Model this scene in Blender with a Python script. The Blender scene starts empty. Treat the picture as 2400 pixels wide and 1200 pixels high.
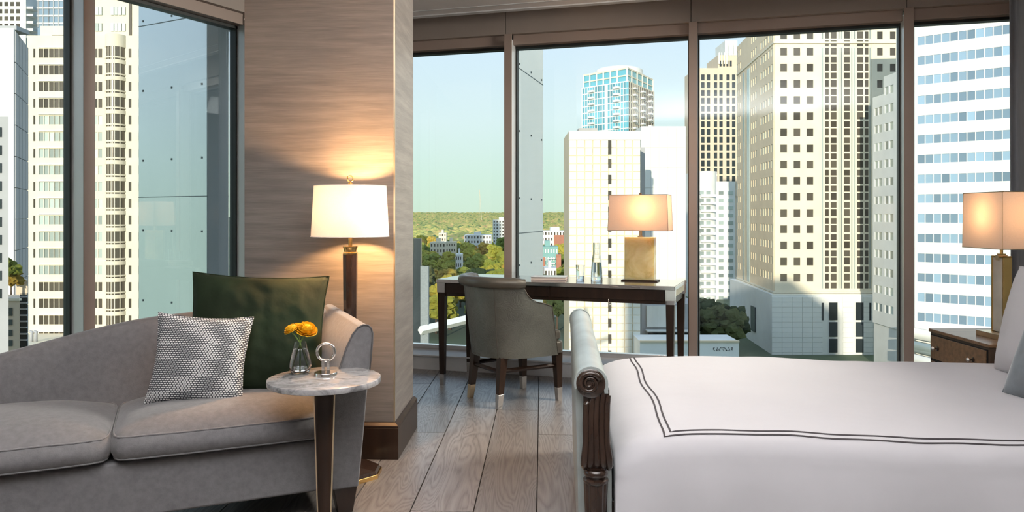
import bpy, bmesh, math, random
from math import sin, cos, pi, radians as R, sqrt, atan2, exp
from mathutils import Vector, Matrix, noise as N
random.seed(7)
SC = bpy.context.scene
C = SC.collection

# ------------------------------------------------------------------ camera
CAMZ = 1.216
cam_d = bpy.data.cameras.new('camera'); cam = bpy.data.objects.new('camera', cam_d); C.objects.link(cam)
cam.location = (0, 0, CAMZ); cam.rotation_euler = (R(90), 0, 0)
cam_d.sensor_fit = 'HORIZONTAL'; cam_d.sensor_width = 36; cam_d.lens = 27.0
cam_d.shift_y = -95/2400; cam_d.clip_start = .05; cam_d.clip_end = 20000
SC.camera = cam

# ------------------------------------------------------------------ view, sky, sun, large lights
SC.view_settings.view_transform = 'Standard'; SC.view_settings.look = 'None'
SC.view_settings.gamma = 1; SC.view_settings.use_curve_mapping = False
SC.view_settings.exposure = 0.0
SC.cycles.max_bounces = 14; SC.cycles.transparent_max_bounces = 16; SC.cycles.diffuse_bounces = 5
SC.cycles.glossy_bounces = 4; SC.cycles.transmission_bounces = 14
SC.cycles.sample_clamp_indirect = 6; SC.cycles.caustics_reflective = False; SC.cycles.caustics_refractive = False
W = bpy.data.worlds.new('sky'); SC.world = W; W.use_nodes = True
nt = W.node_tree; nt.nodes.clear()
o_ = nt.nodes.new('ShaderNodeOutputWorld'); bg = nt.nodes.new('ShaderNodeBackground')
tc = nt.nodes.new('ShaderNodeTexCoord'); sx = nt.nodes.new('ShaderNodeSeparateXYZ'); rp = nt.nodes.new('ShaderNodeValToRGB')
nt.links.new(tc.outputs['Generated'], sx.inputs[0]); nt.links.new(sx.outputs['Z'], rp.inputs[0])
els = [(0.0, (.60, .76, .62)), (.05, (.62, .80, .70)), (.12, (.68, .83, .84)), (.24, (.63, .78, .93)), (.8, (.36, .56, .88))]
while len(rp.color_ramp.elements) < len(els): rp.color_ramp.elements.new(.5)
for e, (p, c) in zip(rp.color_ramp.elements, els): e.position = p; e.color = (*c, 1)
nt.links.new(rp.outputs[0], bg.inputs[0]); bg.inputs[1].default_value = 1.2
nt.links.new(bg.outputs[0], o_.inputs[0])

sd = bpy.data.lights.new('sun', 'SUN'); so = bpy.data.objects.new('sun', sd); C.objects.link(so)
SUN_EL = R(10); SUN_AZ = Vector((.24, .9708))          # the light travels this way, low, from behind the hotel
sdir = Vector((SUN_AZ.x*cos(SUN_EL), SUN_AZ.y*cos(SUN_EL), -sin(SUN_EL)))
so.rotation_euler = sdir.to_track_quat('-Z', 'Y').to_euler(); so.location = (-20, -30, 40)
sd.energy = 4.8; sd.angle = R(.8); sd.color = (1.0, .90, .74)

def area(name, loc, rot, sx_, sy_, e, col=(1, 1, 1), spread=130):
    d = bpy.data.lights.new(name, 'AREA'); d.shape = 'RECTANGLE'; d.size = sx_; d.size_y = sy_; d.energy = e; d.color = col; d.spread = R(spread)
    o = bpy.data.objects.new(name, d); C.objects.link(o); o.location = loc; o.rotation_euler = rot; return o
# added fill lamps without fixtures, out of view, to brighten the interior
area('ceiling_light_area', (.2, .0, 2.70), (R(6), 0, 0), 3.0, 2.2, 12, (1.0, .95, .90), 125)
area('ceiling_light_area', (2.3, 4.2, 2.66), (0, R(64), 0), .25, 1.0, 72, (1.0, .93, .82), 110)  # added to wash the pillar's right face
area('bounce_fill_area', (.0, .6, 1.86), (R(168), 0, 0), 2.6, 1.4, 175, (1.0, .98, .97), 135)  # added, hangs unseen and bounces off the ceiling

# ------------------------------------------------------------------ materials
def new_mat(name):
    m = bpy.data.materials.new(name); m.use_nodes = True
    return m, m.node_tree, m.node_tree.nodes['Principled BSDF']
def setp(b, **k):
    for a, v in k.items():
        b.inputs[a.replace('_', ' ')].default_value = v
def col4(c): return (c[0], c[1], c[2], 1)
def coords(nt, scale=(1, 1, 1), rot=(0, 0, 0), kind='Object'):
    t = nt.nodes.new('ShaderNodeTexCoord'); mp = nt.nodes.new('ShaderNodeMapping')
    mp.inputs['Scale'].default_value = scale; mp.inputs['Rotation'].default_value = rot
    nt.links.new(t.outputs[kind], mp.inputs[0]); return mp.outputs[0]
def noise_n(nt, vec, scale, detail=4, rough=.55, dist=0):
    n = nt.nodes.new('ShaderNodeTexNoise'); n.inputs['Scale'].default_value = scale; n.inputs['Detail'].default_value = detail
    n.inputs['Roughness'].default_value = rough; n.inputs['Distortion'].default_value = dist
    nt.links.new(vec, n.inputs['Vector']); return n.outputs['Fac']
def ramp(nt, fac, stops):
    r = nt.nodes.new('ShaderNodeValToRGB')
    while len(r.color_ramp.elements) < len(stops): r.color_ramp.elements.new(.5)
    for e, (p, c) in zip(r.color_ramp.elements, stops): e.position = p; e.color = col4(c)
    nt.links.new(fac, r.inputs[0]); return r.outputs[0]
def bump(nt, b, h, strength=.2, dist=.01):
    n = nt.nodes.new('ShaderNodeBump'); n.inputs['Strength'].default_value = strength; n.inputs['Distance'].default_value = dist
    nt.links.new(h, n.inputs['Height']); nt.links.new(n.outputs[0], b.inputs['Normal'])
def mat(name, c, rough=.5, metal=0.0, var=.12, vs=8, vscale=(1, 1, 1), bmp=0, bs=60, spec=.5, sheen=0, coat=0, dist=.004):
    m, nt, b = new_mat(name); setp(b, Roughness=rough, Metallic=metal)
    b.inputs['Specular IOR Level'].default_value = spec
    if sheen: b.inputs['Sheen Weight'].default_value = sheen; b.inputs['Sheen Roughness'].default_value = .4
    if coat: b.inputs['Coat Weight'].default_value = coat; b.inputs['Coat Roughness'].default_value = .08
    v = coords(nt, vscale)
    f = noise_n(nt, v, vs)
    lo = tuple(x*(1-var) for x in c); hi = tuple(min(1, x*(1+var)) for x in c)
    nt.links.new(ramp(nt, f, [(.3, lo), (.7, hi)]), b.inputs['Base Color'])
    if bmp: bump(nt, b, noise_n(nt, v, bs, 3), bmp, dist)
    return m
M = {}
M['wood_dark'] = mat('dark espresso wood', (.026, .014, .009), .34, vs=3, vscale=(8, 8, 1), var=.35, coat=.05, spec=.35)
M['post'] = mat('carved dark wood', (.030, .017, .012), .2, vs=6, vscale=(5, 5, 1), var=.4, coat=.3)
M['chrome'] = mat('chrome', (.86, .84, .82), .08, 1, var=.03)
M['nickel'] = mat('polished nickel', (.70, .69, .68), .22, 1, var=.06)
M['brass'] = mat('brass', (.80, .52, .20), .25, 1, var=.08)
M['brass_pale'] = mat('pale champagne metal', (.78, .64, .44), .32, 1, var=.06)
M['frame'] = mat('bronze painted aluminium', (.34, .27, .235), .42, var=.04, vs=2)
M['alu'] = mat('pale window lit aluminium', (.80, .84, .86), .35, .2, var=.03, vs=2)  # window light on the mullion sides is put into this pale bluish tone
M['frame_in'] = mat('dark window gasket', (.012, .016, .016), .5, var=.1)
M['fascia'] = mat('taupe fascia paint', (.33, .285, .255), .55, var=.05, vs=1.5)
M['white_paint'] = mat('white satin paint', (.66, .68, .70), .5, var=.03)
M['ceiling'] = mat('ceiling paint', (.84, .83, .83), .7, var=.02)
M['wall'] = mat('warm grey wall paint', (.45, .42, .40), .7, var=.03)
M['ext_panel'] = mat('pale blue grey metal panel', (.80, .86, .90), .22, .6, var=.05, vs=.7, bmp=.05, bs=2)
M['joint'] = mat('panel joint', (.22, .25, .26), .6)
M['leather'] = None
M['velvet'] = mat('green velvet', (.010, .019, .008), .8, var=.35, vs=6, sheen=.04, bmp=.15, bs=14, dist=.02, spec=.2)
M['sofa'] = mat('grey wool felt', (.170, .170, .178), .9, var=.12, vs=45, sheen=.35, bmp=.25, bs=240, spec=.2)
M['seam'] = mat('grey piping', (.10, .10, .105), .8)
M['linen'] = mat('white cotton sheet', (.51, .51, .54), .8, var=.02, vs=3, bmp=.12, bs=5, dist=.03, spec=.2, sheen=.1)
M['stripe'] = mat('charcoal embroidery', (.035, .03, .035), .8)
M['curtain'] = mat('blue grey curtain', (.22, .24, .27), .85, var=.1, vs=30, vscale=(6, 6, .3), sheen=.2)
M['graycush'] = mat('slate velvet cushion', (.13, .155, .18), .8, var=.2, vs=9, sheen=.5)
M['onyx'] = None
M['paper'] = mat('page edge', (.70, .62, .55), .8)
M['cover'] = mat('notebook cover', (.42, .36, .36), .6)
M['petal'] = mat('orange yellow petals', (.95, .50, .012), .55, var=.2, vs=30)
M['stem'] = mat('green stem', (.22, .36, .08), .5)
M['night'] = mat('brown lacquered oak', (.20, .115, .06), .35, var=.3, vs=3, vscale=(1, 14, 14), coat=.15)
M['night_edge'] = mat('dark bronze edge', (.07, .045, .03), .4)
M['seal'] = mat('black felt', (.01, .01, .01), .9)

# leather with pressed scroll ornament
def leather(name, c, emb=.5, sc=9):
    m, nt, b = new_mat(name); setp(b, Roughness=.38, Metallic=.4)
    b.inputs['Coat Weight'].default_value = .15; b.inputs['Coat Roughness'].default_value = .3
    v = coords(nt)
    f = noise_n(nt, v, 5, 3)
    nt.links.new(ramp(nt, f, [(.3, tuple(x*.8 for x in c)), (.7, tuple(x*1.15 for x in c))]), b.inputs['Base Color'])
    n1 = noise_n(nt, v, sc, 1.0, .5, 1.4)
    mu = nt.nodes.new('ShaderNodeMath'); mu.operation = 'MULTIPLY'; mu.inputs[1].default_value = 9; nt.links.new(n1, mu.inputs[0])
    pp_ = nt.nodes.new('ShaderNodeMath'); pp_.operation = 'PINGPONG'; pp_.inputs[1].default_value = .5; nt.links.new(mu.outputs[0], pp_.inputs[0])
    bump(nt, b, pp_.outputs[0], emb, .004)
    return m
M['leather'] = leather('embossed sage leather', (.15, .155, .135), .45, 13)
M['leather_plain'] = leather('smooth sage leather', (.12, .11, .09), .06, 3)
M['leather_bed'] = leather('pearl sage leather', (.42, .48, .48), .08, 10)

# wallpaper: horizontal silk strands
m, nt, b = new_mat('horizontal strand wallpaper'); setp(b, Roughness=.42, IOR=1.7)
v = coords(nt, (3.2, 3.2, 150)); f = noise_n(nt, v, 2.0, 5, .72, .0)
v2 = coords(nt, (1.0, 1.0, 14)); f2 = noise_n(nt, v2, 2.0, 3)
mx = nt.nodes.new('ShaderNodeMath'); mx.operation = 'ADD'; nt.links.new(f, mx.inputs[0]); nt.links.new(f2, mx.inputs[1])
mh = nt.nodes.new('ShaderNodeMath'); mh.operation = 'MULTIPLY'; mh.inputs[1].default_value = .5; nt.links.new(mx.outputs[0], mh.inputs[0])
nt.links.new(ramp(nt, mh.outputs[0], [(.36, (.125, .115, .108)), (.5, (.185, .170, .158)), (.64, (.25, .23, .213))]), b.inputs['Base Color'])
bump(nt, b, f, .2, .002); M['wallpaper'] = m

# oak floor boards: each plank object shifts the grain by its own random number
def floor_mat():
    m, nt, b = new_mat('wire brushed oak'); setp(b, Roughness=.30)
    b.inputs['IOR'].default_value = 2.3
    t = nt.nodes.new('ShaderNodeTexCoord'); oi = nt.nodes.new('ShaderNodeObjectInfo')
    mm = nt.nodes.new('ShaderNodeMath'); mm.operation = 'MULTIPLY'; mm.inputs[1].default_value = 37; nt.links.new(oi.outputs['Random'], mm.inputs[0])
    cb = nt.nodes.new('ShaderNodeCombineXYZ'); nt.links.new(mm.outputs[0], cb.inputs[0]); nt.links.new(mm.outputs[0], cb.inputs[1])
    ad = nt.nodes.new('ShaderNodeVectorMath'); ad.operation = 'ADD'; nt.links.new(t.outputs['Object'], ad.inputs[0]); nt.links.new(cb.outputs[0], ad.inputs[1])
    mp = nt.nodes.new('ShaderNodeMapping'); mp.inputs['Scale'].default_value = (7.0, .9, 1); nt.links.new(ad.outputs[0], mp.inputs[0])
    big = noise_n(nt, mp.outputs[0], .9, 2, .5, .6)
    ml = nt.nodes.new('ShaderNodeMath'); ml.operation = 'MULTIPLY'; ml.inputs[1].default_value = 26; nt.links.new(big, ml.inputs[0])
    fr = nt.nodes.new('ShaderNodeMath'); fr.operation = 'PINGPONG'; fr.inputs[1].default_value = .5; nt.links.new(ml.outputs[0], fr.inputs[0])
    mp2 = nt.nodes.new('ShaderNodeMapping'); mp2.inputs['Scale'].default_value = (90, 3, 1); nt.links.new(ad.outputs[0], mp2.inputs[0])
    fine = noise_n(nt, mp2.outputs[0], 1.5, 5, .7)
    s = nt.nodes.new('ShaderNodeMath'); s.operation = 'ADD'; nt.links.new(fr.outputs[0], s.inputs[0]); nt.links.new(fine, s.inputs[1])
    c = ramp(nt, s.outputs[0], [(.40, (.10, .088, .080)), (.66, (.165, .150, .140)), (1.0, (.21, .192, .18))])
    hs = nt.nodes.new('ShaderNodeHueSaturation'); nt.links.new(c, hs.inputs['Color'])
    mr = nt.nodes.new('ShaderNodeMapRange'); mr.inputs[3].default_value = .75; mr.inputs[4].default_value = 1.25
    nt.links.new(oi.outputs['Random'], mr.inputs[0]); nt.links.new(mr.outputs[0], hs.inputs['Value'])
    nt.links.new(hs.outputs[0], b.inputs['Base Color'])
    bump(nt, b, s.outputs[0], .22, .0012)
    rr = nt.nodes.new('ShaderNodeMapRange'); rr.inputs[1].default_value = .4; rr.inputs[2].default_value = 1.1; rr.inputs[3].default_value = .44; rr.inputs[4].default_value = .30
    nt.links.new(s.outputs[0], rr.inputs[0]); nt.links.new(rr.outputs[0], b.inputs['Roughness'])
    return m
M['floor'] = floor_mat()

# marble
m, nt, b = new_mat('grey veined marble'); setp(b, Roughness=.10)
v = coords(nt, (1, 1.6, 1), (0, 0, .6)); f = noise_n(nt, v, 9, 8, .65, 1.6)
nt.links.new(ramp(nt, f, [(.36, (.15, .15, .16)), (.46, (.28, .28, .29)), (.56, (.40, .40, .41)), (.7, (.27, .27, .29))]), b.inputs['Base Color']); M['marble'] = m

# pillow weave
m, nt, b = new_mat('two tone woven wool'); setp(b, Roughness=.9)
v = coords(nt, (1, 1, 1), (R(90), 0, 0)); ck = nt.nodes.new('ShaderNodeTexBrick')
ck.inputs['Scale'].default_value = 1; ck.inputs['Brick Width'].default_value = .0105; ck.inputs['Row Height'].default_value = .0075
ck.inputs['Mortar Size'].default_value = .0019; ck.inputs['Mortar Smooth'].default_value = .35
ck.inputs['Color1'].default_value = (.80, .80, .80, 1); ck.inputs['Color2'].default_value = (.70, .71, .72, 1); ck.inputs['Mortar'].default_value = (.035, .04, .05, 1)
nt.links.new(v, ck.inputs['Vector']); nt.links.new(ck.outputs['Color'], b.inputs['Base Color'])
iv = nt.nodes.new('ShaderNodeMath'); iv.operation = 'SUBTRACT'; iv.inputs[0].default_value = 1; nt.links.new(ck.outputs['Fac'], iv.inputs[1])
bump(nt, b, iv.outputs[0], .5, .003); M['weave'] = m

# onyx block
m, nt, b = new_mat('honey onyx'); setp(b, Roughness=.18)
b.inputs['Subsurface Weight'].default_value = .8; b.inputs['Subsurface Radius'].default_value = (1, .7, .35); b.inputs['Subsurface Scale'].default_value = .08
v = coords(nt, (1, 1, 1.2), (0, .5, 0)); f = noise_n(nt, v, 7, 6, .6, 1.2)
nt.links.new(ramp(nt, f, [(.3, (.62, .47, .18)), (.5, (.80, .66, .34)), (.7, (.90, .80, .52))]), b.inputs['Base Color']); M['onyx'] = m
M['alabaster'] = mat('grey glazed panel', (.50, .48, .42), .12, var=.15, vs=8, coat=.5)

# lampshade: cloth that scatters the bulb's light through
def shade_mat(name, c, tr=.55):
    m, nt, b = new_mat(name); nt.nodes.remove(b); out = nt.nodes['Material Output']
    d = nt.nodes.new('ShaderNodeBsdfDiffuse'); t = nt.nodes.new('ShaderNodeBsdfTranslucent'); x = nt.nodes.new('ShaderNodeMixShader')
    f = noise_n(nt, coords(nt, (1, 1, 1)), 260, 2)
    cc = ramp(nt, f, [(.3, tuple(k*.93 for k in c)), (.7, c)])
    nt.links.new(cc, d.inputs[0]); nt.links.new(cc, t.inputs[0]); x.inputs[0].default_value = tr
    nt.links.new(d.outputs[0], x.inputs[1]); nt.links.new(t.outputs[0], x.inputs[2]); nt.links.new(x.outputs[0], out.inputs[0]); return m
M['shade'] = shade_mat('white linen shade', (.80, .78, .78), .05)
M['shade_taupe'] = shade_mat('taupe silk shade', (.72, .60, .52), .4)
M['shade_cream'] = shade_mat('cream silk shade', (.72, .66, .62), .5)
def emit(name, c, s):
    m, nt, b = new_mat(name); b.inputs['Emission Color'].default_value = col4(c); b.inputs['Emission Strength'].default_value = s
    b.inputs['Base Color'].default_value = col4(c); return m
M['bulb'] = emit('lit bulb', (1, .62, .28), 6)

# glazing: mostly clear, mirror-like at a slant
def pane_mat(name, tint, refl):
    m, nt, b = new_mat(name); nt.nodes.remove(b); out = nt.nodes['Material Output']
    t = nt.nodes.new('ShaderNodeBsdfTransparent'); g = nt.nodes.new('ShaderNodeBsdfGlossy'); x = nt.nodes.new('ShaderNodeMixShader')
    t.inputs[0].default_value = col4(tint); g.inputs['Roughness'].default_value = .0; g.inputs[0].default_value = (.9, .95, 1, 1)
    f = nt.nodes.new('ShaderNodeFresnel'); f.inputs[0].default_value = 1.45
    mu = nt.nodes.new('ShaderNodeMath'); mu.operation = 'MULTIPLY'; mu.inputs[1].default_value = refl
    nt.links.new(f.outputs[0], mu.inputs[0]); nt.links.new(mu.outputs[0], x.inputs[0])
    nt.links.new(t.outputs[0], x.inputs[1]); nt.links.new(g.outputs[0], x.inputs[2]); nt.links.new(x.outputs[0], out.inputs[0]); return m
M['pane'] = pane_mat('window glass', (.965, .985, .98), 1.0)
def glass_mat(name, c=(1, 1, 1), ior=1.45):
    m, nt, b = new_mat(name); setp(b, Roughness=0, IOR=ior); b.inputs['Transmission Weight'].default_value = 1; b.inputs['Base Color'].default_value = col4(c); return m
M['glass'] = glass_mat('clear glass', (.97, .99, 1), 1.45)
M['water'] = glass_mat('water', (.93, .97, 1), 1.33)

# exterior
def stone(name, c, var=.05, rough=.75): return mat(name, c, rough, var=var, vs=.25, bmp=.1, bs=3, dist=.05)
M['cream'] = stone('cream precast stone', (.78, .70, .54))
M['cream_dark'] = stone('tan stone', (.80, .64, .44))
M['white_stone'] = stone('white stone', (.80, .79, .74))
M['white_tile'] = stone('white concrete tile', (.82, .78, .68), .04)
M['tile_edge'] = stone('tile joint', (.66, .55, .38))
M['grey_stone'] = stone('grey concrete', (.42, .42, .43))
M['far_tan'] = stone('tan rose stone', (.68, .56, .42))
M['brick_red'] = stone('red brick', (.42, .17, .11), .15)
M['teal'] = stone('teal cladding', (.22, .42, .40))
M['roof_grey'] = stone('roof membrane', (.40, .39, .38), .2)
def bglass(name, c, metal=.55, rough=.12):
    m, nt, b = new_mat(name); setp(b, Roughness=rough, Metallic=metal)
    oi = nt.nodes.new('ShaderNodeObjectInfo')
    lo = tuple(x*.65 for x in c); hi = tuple(min(1, x*1.35) for x in c)
    nt.links.new(ramp(nt, oi.outputs['Random'], [(.0, lo), (1, hi)]), b.inputs['Base Color']); return m
M['g_blue'] = bglass('blue grey window glass', (.30, .42, .54), .3, .2)
M['g_dark'] = bglass('dark bronze glass', (.10, .085, .065), .2, .15)
M['g_turq'] = bglass('turquoise glass', (.13, .42, .52), .25, .2)
M['g_pale'] = bglass('pale green glass', (.36, .42, .40), .3, .25)
M['g_light'] = bglass('glass with painted sky reflection', (.70, .66, .52), .05, .5)  # pale sky reflection painted into the flank window colour
M['g_deep'] = bglass('near black glass', (.035, .045, .05), .2, .15)  # near black tone for windows and openings
M['ground'] = mat('city ground', (.10, .13, .07), .95, var=.4, vs=.02)
def tree_mat(name, stops):
    m, nt, b = new_mat(name); setp(b, Roughness=.85); b.inputs['Specular IOR Level'].default_value = .1
    oi = nt.nodes.new('ShaderNodeObjectInfo'); v = coords(nt)
    f = noise_n(nt, v, .9, 5, .7)
    a = nt.nodes.new('ShaderNodeMath'); a.operation = 'MULTIPLY_ADD'; a.inputs[1].default_value = .45; nt.links.new(f, a.inputs[0]); 
    r2 = nt.nodes.new('ShaderNodeMath'); r2.operation = 'MULTIPLY'; r2.inputs[1].default_value = .75; nt.links.new(oi.outputs['Random'], r2.inputs[0]); nt.links.new(r2.outputs[0], a.inputs[2])
    nt.links.new(ramp(nt, a.outputs[0], stops), b.inputs['Base Color']); bump(nt, b, noise_n(nt, v, 2.2, 5, .8), 1.0, .8); return m
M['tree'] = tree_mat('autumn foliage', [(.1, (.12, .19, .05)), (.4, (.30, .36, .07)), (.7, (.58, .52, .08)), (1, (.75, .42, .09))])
M['tree_dark'] = tree_mat('foliage painted in shade', [(.1, (.05, .08, .035)), (.6, (.12, .16, .07)), (1, (.22, .22, .08))])  # darker copy of the foliage, shade put into the leaf colour
M['bark'] = mat('bark', (.10, .07, .05), .9)
m, nt, b = new_mat('distant woodland'); setp(b, Roughness=.9); b.inputs['Specular IOR Level'].default_value = 0
v = coords(nt, (1, .35, 1)); f = noise_n(nt, v, .03, 9, .85)
nt.links.new(ramp(nt, f, [(.36, (.08, .15, .08)), (.43, (.26, .32, .12)), (.49, (.58, .54, .16)), (.56, (.78, .56, .20)), (.62, (.75, .42, .2))]), b.inputs['Base Color'])
M['forest'] = m
# ------------------------------------------------------------------ mesh helpers
class MB:
    def __init__(s): s.v = []; s.f = []
    def add(s, vs, fs):
        k = len(s.v); s.v += [tuple(p) for p in vs]; s.f += [tuple(i+k for i in f) for f in fs]; return s
    def box(s, x0, x1, y0, y1, z0, z1):
        return s.hexa([(x0, y0, z0), (x1, y0, z0), (x1, y1, z0), (x0, y1, z0), (x0, y0, z1), (x1, y0, z1), (x1, y1, z1), (x0, y1, z1)])
    def hexa(s, p):
        return s.add(p, [(3, 2, 1, 0), (4, 5, 6, 7), (0, 1, 5, 4), (1, 2, 6, 5), (2, 3, 7, 6), (3, 0, 4, 7)])
    def taper(s, cx, cy, z0, z1, w0, d0, w1, d1, dx=0, dy=0):
        return s.hexa([(cx+dx-w0/2, cy+dy-d0/2, z0), (cx+dx+w0/2, cy+dy-d0/2, z0), (cx+dx+w0/2, cy+dy+d0/2, z0), (cx+dx-w0/2, cy+dy+d0/2, z0),
                       (cx-w1/2, cy-d1/2, z1), (cx+w1/2, cy-d1/2, z1), (cx+w1/2, cy+d1/2, z1), (cx-w1/2, cy+d1/2, z1)])
    def prism(s, poly, z0, z1):                      # poly counter-clockwise
        n = len(poly)
        return s.add([(x, y, z0) for x, y in poly]+[(x, y, z1) for x, y in poly],
                     [tuple(range(n))[::-1], tuple(range(n, 2*n))]+[(i, (i+1) % n, n+(i+1) % n, n+i) for i in range(n)])
    def extrude_y(s, poly, y0, y1):                  # poly in x,z
        n = len(poly)
        return s.add([(x, y0, z) for x, z in poly]+[(x, y1, z) for x, z in poly],
                     [tuple(range(n)), tuple(range(n, 2*n))[::-1]]+[(i, n+i, n+(i+1) % n, (i+1) % n) for i in range(n)])
    def lathe(s, prof, n=32, c=(0, 0, 0), rot=0, caps=True):
        m = len(prof); vs = []
        for i in range(n):
            a = 2*pi*i/n+rot
            for r, z in prof: vs.append((c[0]+r*cos(a), c[1]+r*sin(a), c[2]+z))
        fs = []
        for i in range(n):
            j = (i+1) % n
            for k in range(m-1): fs.append((i*m+k, j*m+k, j*m+k+1, i*m+k+1))
        if caps:
            if prof[0][0] > 1e-5: fs.append(tuple(i*m for i in range(n))[::-1])
            if prof[-1][0] > 1e-5: fs.append(tuple(i*m+m-1 for i in range(n)))
        return s.add(vs, fs)
    def tube(s, path, r, n=10, closed=False):
        P = [Vector(p) for p in path]; m = len(P); rings = []; up = None
        for i, p in enumerate(P):
            if closed: t = P[(i+1) % m]-P[i-1]
            else: t = P[min(i+1, m-1)]-P[max(i-1, 0)]
            t.normalize()
            if up is None: up = Vector((0, 0, 1)) if abs(t.z) < .9 else Vector((1, 0, 0))
            a = t.cross(up).normalized(); b_ = a.cross(t).normalized(); up = b_
            rr = r[i] if isinstance(r, (list, tuple)) else r
            rings.append([p+a*rr*cos(2*pi*k/n)+b_*rr*sin(2*pi*k/n) for k in range(n)])
        vs = [v for rg in rings for v in rg]; fs = []
        for i in range(m if closed else m-1):
            j = (i+1) % m
            for k in range(n): fs.append((i*n+k, i*n+(k+1) % n, j*n+(k+1) % n, j*n+k))
        if not closed: fs += [tuple(range(n))[::-1], tuple((m-1)*n+k for k in range(n))]
        return s.add(vs, fs)
    def grid(s, nu, nv, fn, wrap_u=False):
        vs = [fn(i/nu, j/nv) for i in range(nu+(0 if wrap_u else 1)) for j in range(nv+1)]; fs = []
        cu = nu if wrap_u else nu+1
        for i in range(nu):
            k = (i+1) % cu
            for j in range(nv): fs.append((i*(nv+1)+j, k*(nv+1)+j, k*(nv+1)+j+1, i*(nv+1)+j+1))
        return s.add(vs, fs)
    def ico(s, c, r, sub=2, sq=(1, 1, 1), amp=0, fr=1, seed=0):
        bm = bmesh.new(); bmesh.ops.create_icosphere(bm, subdivisions=sub, radius=1)
        vs = []
        for v in bm.verts:
            p = v.co.copy(); k = 1+amp*N.noise(p*fr+Vector((seed*3.1, seed*1.7, seed)))
            vs.append((c[0]+p.x*r*k*sq[0], c[1]+p.y*r*k*sq[1], c[2]+p.z*r*k*sq[2]))
        fs = [tuple(v.index for v in f.verts) for f in bm.faces]; bm.free(); return s.add(vs, fs)
    def mesh(s, name, material, smooth=False, fix=True):
        me = bpy.data.meshes.new(name); me.from_pydata(s.v, [], s.f)
        if fix:
            bm = bmesh.new(); bm.from_mesh(me); bmesh.ops.recalc_face_normals(bm, faces=bm.faces); bm.to_mesh(me); bm.free()
        me.materials.append(material)
        if smooth: me.polygons.foreach_set('use_smooth', [True]*len(me.polygons))
        me.update(); return me
    def build(s, name, material, parent=None, smooth=False, bevel=0, seg=2, loc=None, rot=None, sub=0, label=None, auto=False, weld=False):
        me = s.mesh(name, material, smooth)
        if weld:
            bm = bmesh.new(); bm.from_mesh(me); bmesh.ops.remove_doubles(bm, verts=bm.verts, dist=1e-5); bmesh.ops.recalc_face_normals(bm, faces=bm.faces)
            if bm.calc_volume(signed=True) < 0: bmesh.ops.reverse_faces(bm, faces=bm.faces)
            bm.to_mesh(me); bm.free()
        o = bpy.data.objects.new(name, me); C.objects.link(o)
        if parent is not None: o.parent = parent
        if loc is not None: o.location = loc
        if rot is not None: o.rotation_euler = rot
        if bevel:
            b = o.modifiers.new('bevel', 'BEVEL'); b.width = bevel; b.segments = seg; b.limit_method = 'ANGLE'; b.angle_limit = R(35)
            me.polygons.foreach_set('use_smooth', [True]*len(me.polygons)); b.harden_normals = True
        if sub:
            b = o.modifiers.new('sub', 'SUBSURF'); b.levels = sub; b.render_levels = sub
        if auto:
            me.polygons.foreach_set('use_smooth', [True]*len(me.polygons)); me.set_sharp_from_angle(angle=R(40))
        if label: o['label'] = label
        return o
def thing(name, label, cat, loc=(0, 0, 0), rz=0, group=None):
    o = bpy.data.objects.new(name, None); C.objects.link(o); o.empty_display_size = .1
    o.location = loc; o.rotation_euler = (0, 0, rz); o['label'] = label; o['category'] = cat
    if group: o['group'] = group
    return o
def tag(o, label, cat, group=None, kind=None):
    o['label'] = label; o['category'] = cat
    if group: o['group'] = group
    if kind: o['kind'] = kind
    return o
def struct(name, label=None, loc=(0, 0, 0), rz=0):
    o = bpy.data.objects.new(name, None); C.objects.link(o); o.location = loc; o.rotation_euler = (0, 0, rz); o['kind'] = 'structure'
    o['label'] = label; o['category'] = name.split('_')[0]; return o
def st(o, label): o['kind'] = 'structure'; o['label'] = label; o['category'] = o.name.split('_')[0]; return o
UNIT = {}
def unit_box(material):
    if material.name not in UNIT:
        UNIT[material.name] = MB().box(-.5, .5, -.5, .5, -.5, .5).mesh('piece', material)
    return UNIT[material.name]
def piece(name, material, parent, c, s, rz=0):
    o = bpy.data.objects.new(name, unit_box(material)); C.objects.link(o); o.parent = parent; o.location = c; o.scale = s
    if rz: o.rotation_euler = (0, 0, rz)
    return o
def PX(px, Y): return (px-1200)/1800*Y
def PZ(py, Y): return CAMZ-(py-505)/1800*Y

# ------------------------------------------------------------------ room shell
PL = R(2.2)                                           # the planks and the pillar are turned a little
fd = Vector((sin(PL), cos(PL), 0)); fr_ = Vector((cos(PL), -sin(PL), 0))
GA = Vector((-.688, 6.374, 0)); GU = Vector((.963, -.269, 0)); GN = Vector((.269, .963, 0)); GR = atan2(-.269, .963)
LA = Vector((-1.972, 5.52, 0)); LU = Vector((-.480, -.877, 0)); LN = Vector((-.877, .480, 0))   # left glass, running to the camera
def gp(t, k=0): p = GA+GU*t+GN*k; return (p.x, p.y)
def lp(t, k=0): p = LA+LU*t+LN*k; return (p.x, p.y)
WT = 4.62                                             # where the right wall meets the glass line
bl = (-3.6, -3.2); br = (3.05, -3.2)
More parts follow.
